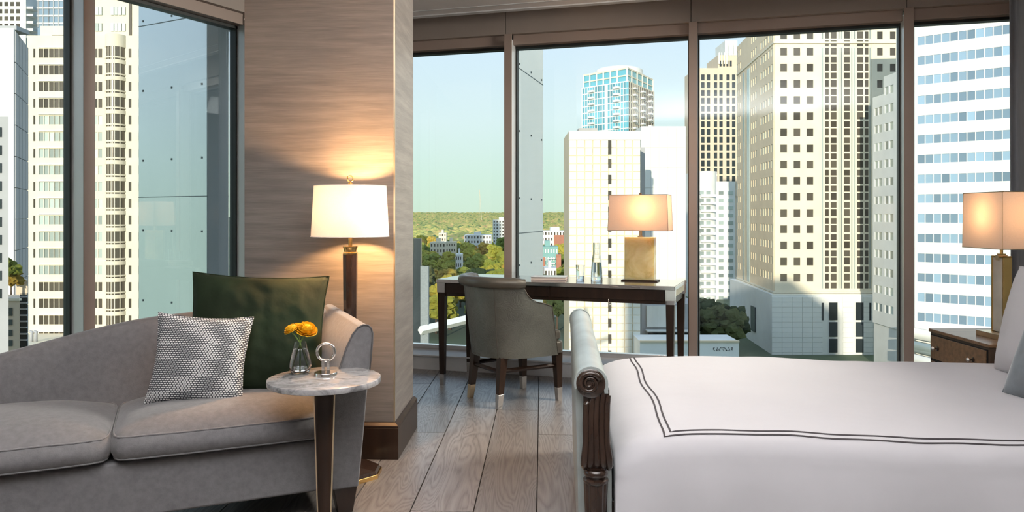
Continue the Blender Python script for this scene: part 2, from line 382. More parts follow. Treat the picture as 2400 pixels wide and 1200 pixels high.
# floor slab and boards
fl = MB().prism([bl, br, gp(WT, .05), gp(-1.45, .05), lp(0, .05), lp(3.0, .05), (-3.6, 2.6)], -.20, -.012).build('floor', M['seal'])
st(fl, 'wire brushed oak plank floor with a soft sheen')
pw = .26; k0 = Vector((.102, 3.163, 0))
def inside(p):
    q = p-GA
    if q.dot(GN) > -.26: return False
    q = p-LA
    if q.dot(LN) > -.1: return False
    return -3.4 < p.x < 3.12 and p.y > -3.0
rows_n = 0; PLK = {}
def plank_mesh(L):
    L = round(L, 2)
    if L not in PLK:
        g = .0016; PLK[L] = MB().hexa([(g, g, -.011), (pw-g, g, -.011), (pw-g, L-g, -.011), (g, L-g, -.011), (g+.001, g+.001, 0), (pw-g-.001, g+.001, 0), (pw-g-.001, L-g-.001, 0), (g+.001, L-g-.001, 0)]).mesh('plank', M['floor'])
    return PLK[L]
for i in range(-14, 12):
    org = k0+fr_*(i*pw)
    mid = org+fr_*(pw/2)
    # the extent of this row along the boards
    ys = [s*.05 for s in range(-130, 80) if inside(mid+fd*(s*.05)) or inside(org+fd*(s*.05))]
    if not ys: continue
    a0, a1 = min(ys), max(ys)+.12
    s = {-3: -2.58, -2: -2.25, -1: -1.93, 0: -.75, 1: -2.9}.get(i, a0-random.uniform(0, 1.6))
    if i in (-3, -2, -1, 0, 1):
        while s > a0: s -= 1.85
    while s < a1:
        e = s+1.85
        # keep the joints seen in the photograph
        for ii, js in ((-2, -.02), (-1, -.22), (1, .95), (0, 1.25)):
            if i == ii and s+.2 < js < e: e = js
        c0, c1 = max(s, a0), min(e, a1)
        if c1-c0 > .03:
            o = bpy.data.objects.new('plank', plank_mesh(c1-c0)); C.objects.link(o); o.parent = fl
            p = org+fd*c0; o.location = (p.x, p.y, 0); o.rotation_euler = (0, 0, -PL)
        s = e
# walls
def wall(name, a, b_, z0, z1, th, material, label):
    a = Vector((*a, 0)); b_ = Vector((*b_, 0)); d = (b_-a).normalized(); n = Vector((-d.y, d.x, 0))*th
    return st(MB().prism([(a.x, a.y), (b_.x, b_.y), (b_.x+n.x, b_.y+n.y), (a.x+n.x, a.y+n.y)], z0, z1).build(name, material), label)
wall('wall_back', br, bl, -.2, 3.1, -.2, M['wall'], 'plain wall behind the camera')
wall('wall_right', gp(WT, .05), br, -.2, 3.1, .2, M['wall'], 'plain headboard wall at the right')
wall('wall_left', bl, (-3.6, 2.6), -.2, 3.1, .2, M['wall'], 'plain wall at the left behind the camera')
lt = lp(3.0, .0)
wall('wall_corner', lp(-.04, .02), gp(-.74, .02), -.2, 3.04, .1, M['wall'], 'solid corner between the two glass walls')
# ceiling with its white edge strip
ce = MB().prism([bl, br, gp(WT, -.42), gp(-1.6, -.42), lp(-.1, -.4), lp(3.0, -.4), (-3.6, 2.5)], 2.75, 3.05).build('ceiling', M['ceiling']); st(ce, 'pale grey ceiling with a white edge strip')
cs = MB()
for (k0_, k1_, z_) in ((-.47, -.415, 2.742), (-.60, -.585, 2.746)):
    a, b_, c_, d_ = gp(-1.6, k0_), gp(WT, k0_), gp(WT, k1_), gp(-1.6, k1_)
    cs.prism([a, b_, c_, d_], z_, 2.76)
cs.build('ceiling_edge', M['white_paint'], ce)
st(MB().prism([bl, br, gp(WT, .2), gp(-1.2, .2), lp(-.2, .2), lp(3.1, .2)], 3.05, 3.3).build('ceiling_slab', M['grey_stone']), 'concrete slab over the ceiling')
# fascia above the glass, in panels, and the sill
fa = struct('trim_1', 'taupe fascia panels above the right windows', (GA.x, GA.y, 0), GR)
edges = [-1.45, -.716, .70, 2.125, 3.57, WT]
for a, b_ in zip(edges, edges[1:]): MB().box(a+.002, b_-.002, -.14, .06, 2.643, 3.06).build('panel', M['fascia'], fa, bevel=.002, seg=1)
fa2 = struct('trim_2', 'taupe fascia panel above the left window', (LA.x, LA.y, 0), atan2(LU.y, LU.x))
MB().box(-.05, 3.1, -.05, .14, 2.643, 3.06).build('panel', M['fascia'], fa2)
si = struct('trim_3', 'white low window sill box under the right windows', (GA.x, GA.y, 0), GR)
MB().box(-1.45, WT, -.29, -.012, -.012, .103).build('sill_front', M['white_paint'], si)
MB().box(-1.45, WT, -.305, -.0, .103, .116).build('sill_top', M['white_paint'], si, bevel=.003)
si2 = struct('trim_4', 'white low window sill box under the left window', (LA.x, LA.y, 0), atan2(LU.y, LU.x))
MB().box(.02, 3.1, .01, .22, -.012, .116).build('sill_front', M['white_paint'], si2)
# windows: local x along the wall, +y outward (right wall) ; inner side is -y
def window(name, label, org, rz, w, sgn, z0=.116, left=True, right=True, mw=.03, dep=.15):
    wdw = struct(name, label, org, rz)
    y0, y1 = (-dep, .03) if sgn > 0 else (-.03, dep)
    gy0, gy1 = (-.030, .03) if sgn > 0 else (-.03, .030)
    for on, x in ((left, 0), (right, w)):
        if on:
            MB().box(x-mw, x+mw, y0+(.010 if sgn > 0 else 0), y1-(0 if sgn > 0 else .010), z0, 2.60).build('mullion', M['alu'], wdw, bevel=.002)
            MB().box(x-mw-.001, x+mw+.001, y0 if sgn > 0 else y1-.0105, y0+.0105 if sgn > 0 else y1, z0, 2.643).build('mullion_cover', M['frame'], wdw, bevel=.002)
            MB().box(x-mw-.012, x+mw+.012, gy0, gy1, z0, 2.60).build('gasket', M['frame_in'], wdw)
    MB().box(mw, w-mw, -.10 if sgn > 0 else -.03, .03 if sgn > 0 else .10, 2.565, 2.643).build('head_frame', M['frame'], wdw, bevel=.003)
    MB().box(mw, w-mw, gy0-.005, gy1+.005, 2.545, 2.575).build('gasket', M['frame_in'], wdw)
    MB().box(mw, w-mw, gy0, gy1, z0, z0+.035).build('bottom_frame', M['nickel'], wdw, bevel=.003)
    MB().box(mw+.005, w-mw-.005, -.006, .006, z0+.02, 2.56).build('pane', M['pane'], wdw)
    return wdw
T = [-.716, .722, 2.140, 3.583, WT-.02]
for i, lb in enumerate(['floor to ceiling window beside the pillar, nothing but woodland and sky behind its glass', 'floor to ceiling window behind the desk', 'wide window with the cream tower behind it', 'right hand window beside the curtain, banded office block behind it']):
    p = GA+GU*T[i]
    window('window_%d' % (i+1), lb, (p.x, p.y, 0), GR, T[i+1]-T[i], 1, left=(i == 0))
TL = [0, 1.20, 2.40, 3.0]
for i, lb in enumerate(['left window with the grey metal fin behind it', 'far left window behind the sofa', 'window left of the frame']):
    p = LA+LU*TL[i]
    window('window_%d' % (i+5), lb, (p.x, p.y, 0), atan2(LU.y, LU.x), TL[i+1]-TL[i], -1, left=(i == 0), mw=.032)

# pillar with wallpaper, baseboard with a brass-lit cap
cr = Vector((-.587, 3.845, 0))
colm = st(MB().box(-.763, 0, 0, .55, 0, 2.76).build('wall_pillar', M['wallpaper'], loc=cr, rot=(0, 0, -PL)), 'square pillar covered in taupe horizontal strand wallpaper')
MB().box(-.006, .0015, -.0015, .006, .18, 2.75).build('corner_bead', M['brass_pale'], colm)
bb = struct('baseboard_pillar', 'tall dark wood baseboard around the pillar', cr, -PL)
MB().box(-.785, .022, -.022, .57, 0, .155).build('board', M['wood_dark'], bb, bevel=.002)
cap = MB(); pts = [(-.785, -.022), (.022, -.022), (.022, .57), (-.785, .57)]; p2 = [(-.767, -.006), (.006, -.006), (.006, .556), (-.767, .556)]
cap.add([(x, y, .155) for x, y in pts]+[(x, y, .166) for x, y in pts]+[(x, y, .182) for x, y in p2], [(0, 1, 5, 4), (1, 2, 6, 5), (2, 3, 7, 6), (3, 0, 4, 7), (4, 5, 9, 8), (5, 6, 10, 9), (6, 7, 11, 10), (7, 4, 8, 11), (8, 9, 10, 11), (3, 2, 1, 0)])
cap.build('cap_moulding', M['wood_dark'], bb, bevel=.003)
# the hotel above and behind the room (throws the long shade on the streets below)
st(MB().box(-16, 22, -45, -3.6, -32, 19.0).build('wall_hotel', M['grey_stone']), 'hotel block behind the room')
st(MB().box(-5.5, 22, -3.6, 3.0, 3.32, 19.0).build('ceiling_storeys', M['grey_stone']), 'hotel storeys above the room')

# curtain at the right end of the glass
def curt(u, v):
    L = .62; x = u*L; a = .035*sin(u*pi*2*5.0)+.01*sin(u*31); z = 2.9-v*2.88
    sp = 1-.06*sin(v*pi)
    return (x*sp+.012*v, a*(1-.15*v), z)
ct = MB().grid(90, 24, curt).build('curtain', M['curtain'], smooth=True, loc=(3.13, 4.83, 0), rot=(0, 0, R(-35)))
md = ct.modifiers.new('th', 'SOLIDIFY'); md.thickness = .004
tag(ct, 'heavy blue grey curtain at the right end of the windows', 'curtain')
# ------------------------------------------------------------------ furniture
def arcpts(cx, cz, r, a0, a1, n): return [(cx+r*cos(R(a0+(a1-a0)*i/n)), cz+r*sin(R(a0+(a1-a0)*i/n))) for i in range(n+1)]
def lerp_tab(tab, x):
    for (x0, y0), (x1, y1) in zip(tab, tab[1:]):
        if x0 <= x <= x1 or (x0 >= x >= x1):
            f = (x-x0)/(x1-x0); f = f*f*(3-2*f) if False else f
            return y0+(y1-y0)*f
    return tab[0][1] if abs(x-tab[0][0]) < abs(x-tab[-1][0]) else tab[-1][1]

# --- sofa: local x along the seat (0 = outer right end), y to the back
sofa = thing('chaise_sofa', 'grey felt chaise sofa with one high arm and a back sloping down left', 'sofa', (-.61, 3.12, 0), R(24))
SL = 1.95
MB().box(-SL, -.01, .015, .74, .115, .322).build('base', M['sofa'], sofa, bevel=.012, seg=3)
prof = [(-.012, .115), (.006, .30), (.028, .55), (.043, .70), (.044, .735), (.038, .757), (.024, .770), (.004, .772), (-.018, .762), (-.040, .735), (-.066, .68), (-.092, .60), (-.110, .50), (-.118, .40), (-.120, .30), (-.120, .115)]
arm = MB(); NV = 8
def armp(u, v):
    # blend from front to back, arm grows a little thicker at the back
    i = u; y = v*.76; x, z = i
    return (x, y, z)
vs = []; nP = len(prof)
for j in range(NV+1):
    y = .76*j/NV
    for x, z in prof: vs.append((x, y-.004*(z > .6), z+.006*(z > .6)*j/NV))
fs = [tuple(range(nP)), tuple(NV*nP+i for i in range(nP))[::-1]]
for j in range(NV):
    for i in range(nP): k_ = (i+1) % nP; fs.append((j*nP+i, (j+1)*nP+i, (j+1)*nP+k_, j*nP+k_))
MB().add(vs, fs).build('arm', M['sofa'], sofa, bevel=.008, seg=2)
MB().tube([(x, -.004, z) for x, z in prof[2:-1]], .0032, 6).build('arm_piping', M['seam'], sofa, smooth=True)
ztab = [(0.0, .762), (.05, .772), (.12, .782), (.3, .787), (.6, .783), (.75, .772), (.867, .757), (1.0, .732), (1.107, .707), (1.333, .652), (1.5, .605), (1.7, .54), (1.85, .49), (1.95, .46)]
secp = [(.545, .18, 0), (.555, .42, 0), (.580, -.10, 1), (.588, -.045, 1), (.602, -.018, 1), (.625, -.003, 1), (.655, 0, 1), (.69, -.006, 1), (.715, -.022, 1), (.732, -.05, 1), (.740, -.12, 1), (.755, .14, 0), (.65, .13, 0)]
bk = MB(); nS = len(secp); nU = 44; vs = []
for i in range(nU+1):
    t_ = .03+(SL-.03)*i/nU; zt = lerp_tab(ztab, t_)
    for y, z, rel in secp: vs.append((-t_, y, zt+z if rel else min(z, zt-.15) if z > .3 else z))
fs = [tuple(range(nS)), tuple(nU*nS+i for i in range(nS))[::-1]]
for i in range(nU):
    for j in range(nS): k_ = (j+1) % nS; fs.append((i*nS+j, (i+1)*nS+j, (i+1)*nS+k_, i*nS+k_))
bko = bk.add(vs, fs).build('back', M['sofa'], sofa, auto=True)
def cushion(x0, x1, y0, y1, z0, z1, crown, parent, name='seat_cushion'):
    mb = MB(); n = 22; cx, cy = (x0+x1)/2, (y0+y1)/2; w, d = (x1-x0)/2, (y1-y0)/2
    rr = .028
    def P(a, b, top):
        # a, b in -1..1
        ex = 1-abs(a)**6; ey = 1-abs(b)**6
        bulge = (1-a*a)*(1-b*b)
        cn = 1-.045*(abs(a)**9)*(abs(b)**9)
        x = cx+a*w*cn*(1+.010*(1-b*b)); y = cy+b*d*cn*(1+.018*(1-a*a))
        wr = .004*N.noise(Vector((x*7, y*7, z1*3+(2 if top else 0))))
        if top: z = z1+crown*bulge**.7-.026*(1-ex*ey)+wr*.9
        else: z = z0+.018*(1-ex*ey)
        return (x, y, z)
    mb.grid(n, n, lambda u, v: P(2*u-1, 2*v-1, True)); mb.grid(n, n, lambda u, v: P(2*u-1, 1-2*v, False))
    # sides: bulging band
    def side(u, v):
        s = u*4; e = int(min(3, s)); f = s-e
        a, b = ((-1+2*f, -1), (1, -1+2*f), (1-2*f, 1), (-1, 1-2*f))[e]
        zt = P(a, b, True); zb = P(a, b, False); k = sin(v*pi)*.017*(1+.25*N.noise(Vector((u*60, v*2, x0))))
        nx, ny = ((0, -1), (1, 0), (0, 1), (-1, 0))[e]
        return (zt[0]*(v)+zb[0]*(1-v)+nx*k, zt[1]*v+zb[1]*(1-v)+ny*k, zt[2]*v+zb[2]*(1-v))
    mb.grid(88, 6, side, wrap_u=True)
    o = mb.build(name, M['sofa'], parent, smooth=True, weld=True)
    for top in (True, False):
        pts = []
        for e in range(4):
            for q in range(16):
                f = q/16; a, b = ((-1+2*f, -1), (1, -1+2*f), (1-2*f, 1), (-1, 1-2*f))[e]
                pts.append(P(a, b, top))
        mb2 = MB().tube(pts, .0038, 6, closed=True).build('piping', M['sofa'], o, smooth=True)
    return o
cushion(-.899, -.122, -.022, .565, .322, .447, .048, sofa)
cushion(-1.75, -.916, -.022, .565,   .322, .447, .048, sofa)
for x, y in ((-.06, .075), (-.06, .66), (-1.85, .075), (-1.85, .66)):
    MB().taper(x, y, 0, .118, .060, .060, .098, .095, dx=.004, dy=.0).build('leg', M['wood_dark'], sofa, bevel=.003)

# --- pillows
def pillow(name, material, w, h, T, loc, rot, label, cat, seed=0, pin=.06, wr=.006, notch=0, piping=None):
    n = 40; mb = MB()
    def pt(u, v, s):
        a, b = 2*u-1, 2*v-1
        x = a*w/2*(1-pin*(1-b*b)**1); z = b*h/2*(1-pin*(1-a*a)**1)
        th = T/2*(max(0, (1-a*a))*max(0, (1-b*b)))**.42
        if notch: z -= notch*exp(-(a/.35)**2)*max(0, b)**2
        q = wr*N.noise(Vector((x*9+seed, z*9, s*3)))+wr*.6*N.noise(Vector((x*22, z*20+seed, s*5)))
        e = min(1, 6*(1-abs(a)))*min(1, 6*(1-abs(b)))
        return (x+q*.3, s*(th+q*e), z)
    mb.grid(n, n, lambda u, v: pt(u, v, 1)); mb.grid(n, n, lambda u, v: pt(u, 1-v, -1))
    o = mb.build(name, material, smooth=True, weld=True); o.location = loc; o.rotation_euler = rot
    tag(o, label, cat)
    pts = []
    for e in range(4):
        for q in range(20):
            f = q/20; u, v = ((f, 0), (1, f), (1-f, 1), (0, 1-f))[e]; pts.append(pt(u, v, 0))
    MB().tube(pts, .0035, 6, closed=True).build('edge_seam', material, o, smooth=True)
    return o
def slocal(x, y, z): a = R(24); return (-.61+x*cos(a)-y*sin(a), 3.12+x*sin(a)+y*cos(a), z)
g = pillow('cushion', M['velvet'], .575, .535, .17, slocal(-.365, .375, .705), (R(-20), R(3.0), R(15)), 'large dark green velvet cushion leaning against the sofa back', 'cushion', 2, .075, .010)
p2 = pillow('cushion', M['weave'], .375, .365, .13, slocal(-.60, .255, .632), (R(-16), R(4), R(8)), 'small grey and white woven cushion in front of the green velvet one', 'cushion', 5, .095, .006)

# --- side table
tb = thing('side_table', 'small round marble side table with a ring handle and one tapered dark leg', 'table', (-.713, 2.92, 0), R(5))
MB().lathe([(.204, .577), (.211, .580), (.2125, .586), (.2125, .594), (.211, .599), (.205, .601), (0, .601)], 72).build('table_top', M['marble'], tb, auto=True)
lg = MB(); 
for (z0, z1, w0, w1) in ((.012, .577, .044, .078),):
    pr = []
    for z, w in ((z0, w0), (z1, w1)):
        pr.append([(w/2*cos(R(a)), w/2*.8*sin(R(a)), z) for a in range(0, 360, 20)])
    n_ = len(pr[0]); lg.add(pr[0]+pr[1], [tuple(range(n_))[::-1], tuple(range(n_, 2*n_))]+[(i, (i+1) % n_, n_+(i+1) % n_, n_+i) for i in range(n_)])
lg.build('leg', M['wood_dark'], tb, auto=True)
for sgn in (-1, 1):
    MB().hexa([(sgn*.020, -.008, .012), (sgn*.0245, -.008, .012), (sgn*.0245, .008, .012), (sgn*.020, .008, .012), (sgn*.0375, -.008, .577), (sgn*.0415, -.008, .577), (sgn*.0415, .008, .577), (sgn*.0375, .008, .577)]).build('metal_edge', M['brass_pale'], tb)
MB().lathe([(.11, 0), (.11, .010), (.10, .013), (0, .013)], 48).build('foot_plate', M['nickel'], tb, auto=True)
hd = MB().lathe([(.0435, .601), (.0435, .611), (.042, .613), (0, .613)], 48, (-.001, .04, 0)).build('handle_base', M['chrome'], tb, auto=True)
MB().box(-.016, -.005, .034, .046, .612, .662).build('handle_post', M['chrome'], tb, bevel=.001)
MB().box(.003, .014, .034, .046, .612, .662).build('handle_post', M['chrome'], tb, bevel=.001)
MB().tube([(-.001+.0335*cos(a), .040, .690+.0335*sin(a)) for a in [2*pi*i/48 for i in range(48)]], .0055, 12, closed=True).build('ring_handle', M['chrome'], tb, smooth=True)

# --- vase and flowers
vx, vy, vz = -.826, 2.995, .6015
vase = thing('bud_vase', 'small clear glass bud vase of water on the marble side table', 'vase', (vx, vy, vz))
po = [(0, 0), (.028, 0), (.037, .008), (.0435, .028), (.041, .045), (.034, .075), (.0265, .100), (.022, .124)]
pi_ = [(.0205, .124), (.0245, .100), (.0318, .075), (.0385, .045), (.0408, .029), (.035, .014), (.026, .008), (0, .008)]
MB().lathe(po+pi_, 48, caps=False).build('glass_body', M['glass'], vase, auto=True, weld=True)
MB().lathe([(0, .0085), (.026, .0085), (.0346, .0145), (.0402, .029), (.038, .045), (.0313, .075), (.0260, .094), (0, .094)], 40, caps=False).build('water', M['water'], vase, auto=True, weld=True)
def flower(px, py, r, tilt, foot, label, Y=3.0):
    top = Vector((PX(px, Y), Y, PZ(py, Y)))
    t = thing('ranunculus', label, 'flower', (vx, vy, vz), 0, None); o0 = Vector((vx, vy, vz))
    hd_ = top-o0
    neck = Vector((.0, 0, .118))
    f0 = Vector((foot[0], foot[1], .014))
    P_ = [f0, f0.lerp(neck, .5), neck, neck.lerp(hd_, .5)+Vector((hd_.x*.15, 0, .004)), hd_-Vector((0, 0, r*.4))]
    pts = []
    for i in range(len(P_)-1):
        for q in range(5): pts.append(P_[i].lerp(P_[i+1], q/5))
    pts.append(P_[-1])
    MB().tube(pts, .0024, 8).build('stem', M['stem'], t, smooth=True)
    mb = MB(); rnd = random.Random(int(px))
    tl = Matrix.Rotation(tilt[0], 3, 'X') @ Matrix.Rotation(tilt[1], 3, 'Y')
    core = MB()
    layers = [(.30, .80, 5), (.48, .78, 7), (.66, .66, 9), (.84, .46, 11), (1.0, .20, 12), (1.02, -.12, 11)]
    for li, (rad, hz, cnt) in enumerate(layers):
        for c in range(cnt):
            a = 2*pi*(c+.5*(li % 2)+rnd.uniform(-.15, .15))/cnt; pw_ = r*(.30+.22*rad)
            cx_, cy_ = cos(a), sin(a)
            def pet(u, v):
                s = (u-.5)*2; ww = pw_*(1-.35*(1-v)-.3*max(0, v-.75)*2)
                out = r*rad*(.35+.72*sin(v*pi*.55)); z = r*(-.38+(hz+.38)*v*.72)+r*.04*sin(s*5+c)
                z -= r*.12*max(0, v-.8)*3 if li > 2 else 0
                x_ = out*(1-.12*s*s); y_ = s*ww
                return tl @ Vector((x_*cx_-y_*cy_, x_*cy_+y_*cx_, z))
            q = MB().grid(4, 5, pet); mb.add([tuple(Vector(v)+hd_) for v in q.v], q.f)
    mb.ico(tuple(hd_), r*.62, 2, (1, 1, .72))
    o = mb.build('bloom', M['petal'], t, smooth=True)
    return t
flower(719, 770, .0400, (.35, .25), (.022, .01), 'largest orange yellow ranunculus at the right in the vase')
flower(699, 764, .0250, (-.1, 0), (.004, -.016), 'middle orange yellow ranunculus half hidden behind the largest', 3.03)
flower(682, 770, .0290, (.2, -.45), (-.024, .006), 'left orange yellow ranunculus leaning out of the vase', 2.99)

def bulb(parent, z, x=0, y=0, e=6, r=.028):
    MB().ico((x, y, z), r, 2).build('bulb', M['bulb'], parent, smooth=True)
    d = bpy.data.lights.new('lamp_light', 'POINT'); d.energy = e; d.color = (1.0, .52, .21); d.shadow_soft_size = .035
    o = bpy.data.objects.new('lamp_light', d); C.objects.link(o); o.parent = parent; o.location = (x, y, z+.06); return o
# --- floor lamp
lx, ly = -.758, 3.60
fl_ = thing('floor_lamp', 'floor lamp with a white drum shade, dark faceted column and brass collar', 'lamp', (lx, ly, 0))
MB().lathe([(.150, 0), (.150, .020)], 8, rot=R(22.5)).build('base_edge', M['brass'], fl_, bevel=.002)
MB().lathe([(.143, .020), (.135, .034), (.06, .040), (.036, .05)], 8, rot=R(22.5)).build('base', M['post'], fl_)
MB().lathe([(.026, .045), (.0345, 1.035)], 8, rot=R(22.5)).build('column', M['post'], fl_)
MB().lathe([(.034, 1.035), (.034, 1.042), (.030, 1.045), (.029, 1.052), (.032, 1.062), (.0345, 1.068), (.034, 1.072), (.012, 1.073)], 32).build('collar', M['brass'], fl_, auto=True)
MB().lathe([(.0095, 1.072), (.0095, 1.30)], 20).build('neck', M['brass'], fl_, auto=True)
sh = MB(); nn = 64
def drum(u, v):
    a = 2*pi*u; r_ = .180-.0135*v; return (r_*cos(a), r_*sin(a), 1.118+.236*v)
s_o = sh.grid(nn, 6, drum, wrap_u=True).build('lamp_shade', M['shade'], fl_, smooth=True)
for z, r_ in ((1.118, .180), (1.354, .1665)): MB().tube([(r_*cos(2*pi*i/64), r_*sin(2*pi*i/64), z) for i in range(64)], .0018, 6, closed=True).build('shade_rim', M['shade'], s_o, smooth=True)
for a in (0, 120, 240): MB().tube([(.005*cos(R(a)), .005*sin(R(a)), 1.345), (.166*cos(R(a)), .166*sin(R(a)), 1.348)], .0015, 5).build('shade_spoke', M['brass'], fl_)
MB().lathe([(.006, 1.30), (.006, 1.362), (.011, 1.364), (.011, 1.368), (.004, 1.370), (.004, 1.375)], 16).build('finial_stem', M['brass'], fl_, auto=True)
MB().tube([(.0135*cos(a), 0, 1.388+.0135*sin(a)) for a in [2*pi*i/32 for i in range(32)]], .0032, 10, closed=True).build('finial_ring', M['brass'], fl_, smooth=True)
bulb(fl_, 1.19, .045, -.02, 62)

# --- desk
DA = R(-20); desk = thing('writing_desk', 'long dark wood writing desk with polished metal corners and feet', 'desk', (1.044, 4.924, 0), DA)
DL, DD = 1.685, .555       # local x runs left (negative), y to the back
MB().box(-DL, 0, 0, DD, .736, .76).build('desk_top', mat('polished desk lacquer', (.10, .075, .06), .10, var=.2, vs=3, spec=.8, coat=.5), desk, bevel=.002)
MB().box(-DL+.002, -.002, -.004, 0, .7365, .758).build('top_edge', M['nickel'], desk)
MB().box(0, .004, 0, DD, .7365, .758).build('top_edge', M['chrome'], desk)
MB().box(-DL-.004, -DL, 0, DD, .7365, .758).build('top_edge', M['chrome'], desk)
for i in range(2):
    MB().box(-DL+.07+i*.78, -DL+.07+i*.78+.765, .012, .03, .662, .734).build('drawer_front', M['wood_dark'], desk, bevel=.0015)
MB().box(-DL+.05, -.05, .02, .04, .640, .736).build('apron', M['wood_dark'], desk)
MB().box(-DL+.05, -.05, DD-.04, DD-.02, .640, .736).build('apron', M['wood_dark'], desk)
MB().box(-.035, -.015, .04, DD-.04, .640, .736).build('apron', M['wood_dark'], desk)
MB().box(-.014, -.004, .045, DD-.045, .690, .736).build('side_rail', M['brass_pale'], desk)
MB().box(-DL+.015, -DL+.035, .04, DD-.04, .640, .736).build('apron', M['wood_dark'], desk)
for x in (-DL+.032, -.032):
    for y in (.032, DD-.032):
        l_ = MB().taper(x, y, .078, .70, .036, .036, .056, .056).build('leg', M['wood_dark'], desk, bevel=.0015)
        MB().taper(x, y, .0, .078, .031, .031, .037, .037).build('metal_foot', M['nickel'], l_)
        MB().taper(x, y, .665, .736, .060, .060, .063, .063).build('corner_bracket', M['nickel'] if x < -1 else M['chrome'], l_, bevel=.0015)
MB().taper(-.032, .032, .640, .665, .054, .054, .060, .060).build('bracket_step', M['chrome'], desk)
MB().tube([(-.43, -.006, .668), (-.431, -.012, .655), (-.430, -.012, .635), (-.425, -.012, .627), (-.415, -.012, .628)], .0022, 6).build('cable_hook', M['chrome'], desk, smooth=True)
for x in (-.425, -.28): MB().box(x, x+.06, -.008, -.003, .742, .752).build('clasp', M['chrome'], desk, bevel=.001)
def dl(x, y, z=.76):
    return (1.044+x*cos(DA)-y*sin(DA), 4.924+x*sin(DA)+y*cos(DA), z)
def d_at(px, Y): # local desk coordinates of a world point
    wx, wy = PX(px, Y)-1.044, Y-4.924
    return (wx*cos(-DA)-wy*sin(-DA), wx*sin(-DA)+wy*cos(-DA))
# desk lamp
q = dl(*d_at(1501, 5.36)[:2])
dlamp = thing('table_lamp', 'desk lamp with a honey onyx block and a taupe oblong shade', 'lamp', q, DA)
MB().box(-.125, .125, -.06, .06, 0, .009).build('base_plate', M['wood_dark'], dlamp, bevel=.001)
MB().box(-.104, .104, -.042, .042, .009, .305).build('onyx_block', M['onyx'], dlamp, bevel=.003)
MB().lathe([(.020, .305), (.020, .311), (.0115, .313), (.0115, .37)], 24).build('neck', M['brass_pale'], dlamp, auto=True)
def box_shade(parent, w0, w1, d0, d1, z0, z1, material, rimm):
    mb = MB(); b_ = [(-w0, -d0), (w0, -d0), (w0, d0), (-w0, d0)]; t_ = [(-w1, -d1), (w1, -d1), (w1, d1), (-w1, d1)]
    for i in range(4):
        j = (i+1) % 4; mb.add([(*b_[i], z0), (*b_[j], z0), (*t_[j], z1), (*t_[i], z1)], [(0, 1, 2, 3)])
    o = mb.build('lamp_shade', material, parent, fix=False) if False else mb.build('lamp_shade', material, parent)
    for p, z in ((b_, z0), (t_, z1)): MB().tube([(*c, z) for c in p], .0022, 5, closed=True).build('shade_rim', rimm, o)
    for i in range(4): MB().tube([(*b_[i], z0), (*t_[i], z1)], .0014, 5).build('shade_corner', rimm, o)
    return o
M['taupe_trim'] = mat('taupe trim', (.16, .13, .11), .8)
box_shade(dlamp, .208, .198, .108, .100, .352, .598, M['shade_taupe'], M['taupe_trim'])
MB().lathe([(.004, .36), (.004, .60), (.008, .603), (.009, .609), (.005, .614), (0, .615)], 16).build('finial', M['night_edge'], dlamp, auto=True)
MB().tube([(-.198, 0, .592), (.198, 0, .592)], .0015, 5).build('shade_spoke', M['night_edge'], dlamp)
bulb(dlamp, .445, .03, 0, 4.4)
# tumbler and carafe
q = dl(*d_at(1360, 5.52)[:2]); tu = thing('tumbler', 'small clear water glass left of the carafe on the desk', 'glass', q)
MB().lathe([(0, 0), (.027, 0), (.0285, .003), (.0325, .10), (.031, .10), (.0268, .022), (0, .018)], 40, caps=False).build('glass_body', M['glass'], tu, auto=True, weld=True)
q = dl(*d_at(1398.5, 5.47)[:2]); cf = thing('carafe', 'tapered clear glass carafe half full of water on the desk', 'carafe', q)
MB().lathe([(0, 0), (.040, 0), (.0415, .004), (.040, .05), (.0345, .13), (.030, .165), (.0262, .18), (.0255, .262), (.0235, .262), (.0242, .182), (.0278, .166), (.0322, .128), (.0375, .05), (.0385, .02), (0, .016)], 48, caps=False).build('glass_body', M['glass'], cf, auto=True, weld=True)
MB().lathe([(0, .0165), (.0380, .0205), (.0370, .05), (.0322, .122), (0, .122)], 40, caps=False).build('water', M['water'], cf, auto=True, weld=True)
# notebook
q = dl(*d_at(1288, 5.50)[:2], .7605); nb = thing('notebook', 'closed notebook with a pale cover and dark red edge on the desk', 'notebook', q, R(-9))
MB().box(-.125, .125, -.09, .09, 0, .003).build('back_cover', M['cover'], nb, bevel=.001)
MB().box(-.122, .122, -.086, .086, .003, .018).build('pages', M['paper'], nb)
MB().box(-.125, .125, -.09, .09, .018, .0215).build('front_cover', mat('glossy pale cover', (.50, .48, .48), .2), nb, bevel=.001)

# --- chair
ch = thing('desk_chair', 'tub desk chair in embossed sage leather with rolled top and dark legs', 'chair', (-.005, 5.10, 0), R(33))
# local +x = the way the sitter faces
def upath(s, Rr, ext):     # s in -1..1 around the back
    la = pi/2*Rr; tot = la+ext; d_ = abs(s)*tot; sg = 1 if s >= 0 else -1
    if d_ <= la: a = pi-sg*(d_/Rr); return (Rr*cos(a), Rr*sin(a), a)
    e = d_-la; return (e, sg*Rr, pi/2 if sg > 0 else -pi/2)
def topz(s):
    a = abs(s)
    return lerp_tab([(0, .800), (.60, .79), (.665, .775), (.69, .735), (.72, .695), (.78, .672), (.90, .655), (1, .64)], a)
def shell(side):
    def fn(u, v):
        s = 2*u-1; zt = topz(s); z = .312+(zt-.312)*v
        hz = (z-.312)/.49
        Rr = .262+.058*hz-(0 if side else .045); ext = .195-.085*max(0, (z-.312)/.36)
        x, y, a = upath(s, Rr, ext)
        if not side and abs(s) > .97: pass
        return (x, y, z)
    return fn
mb = MB(); nu, nv = 72, 18
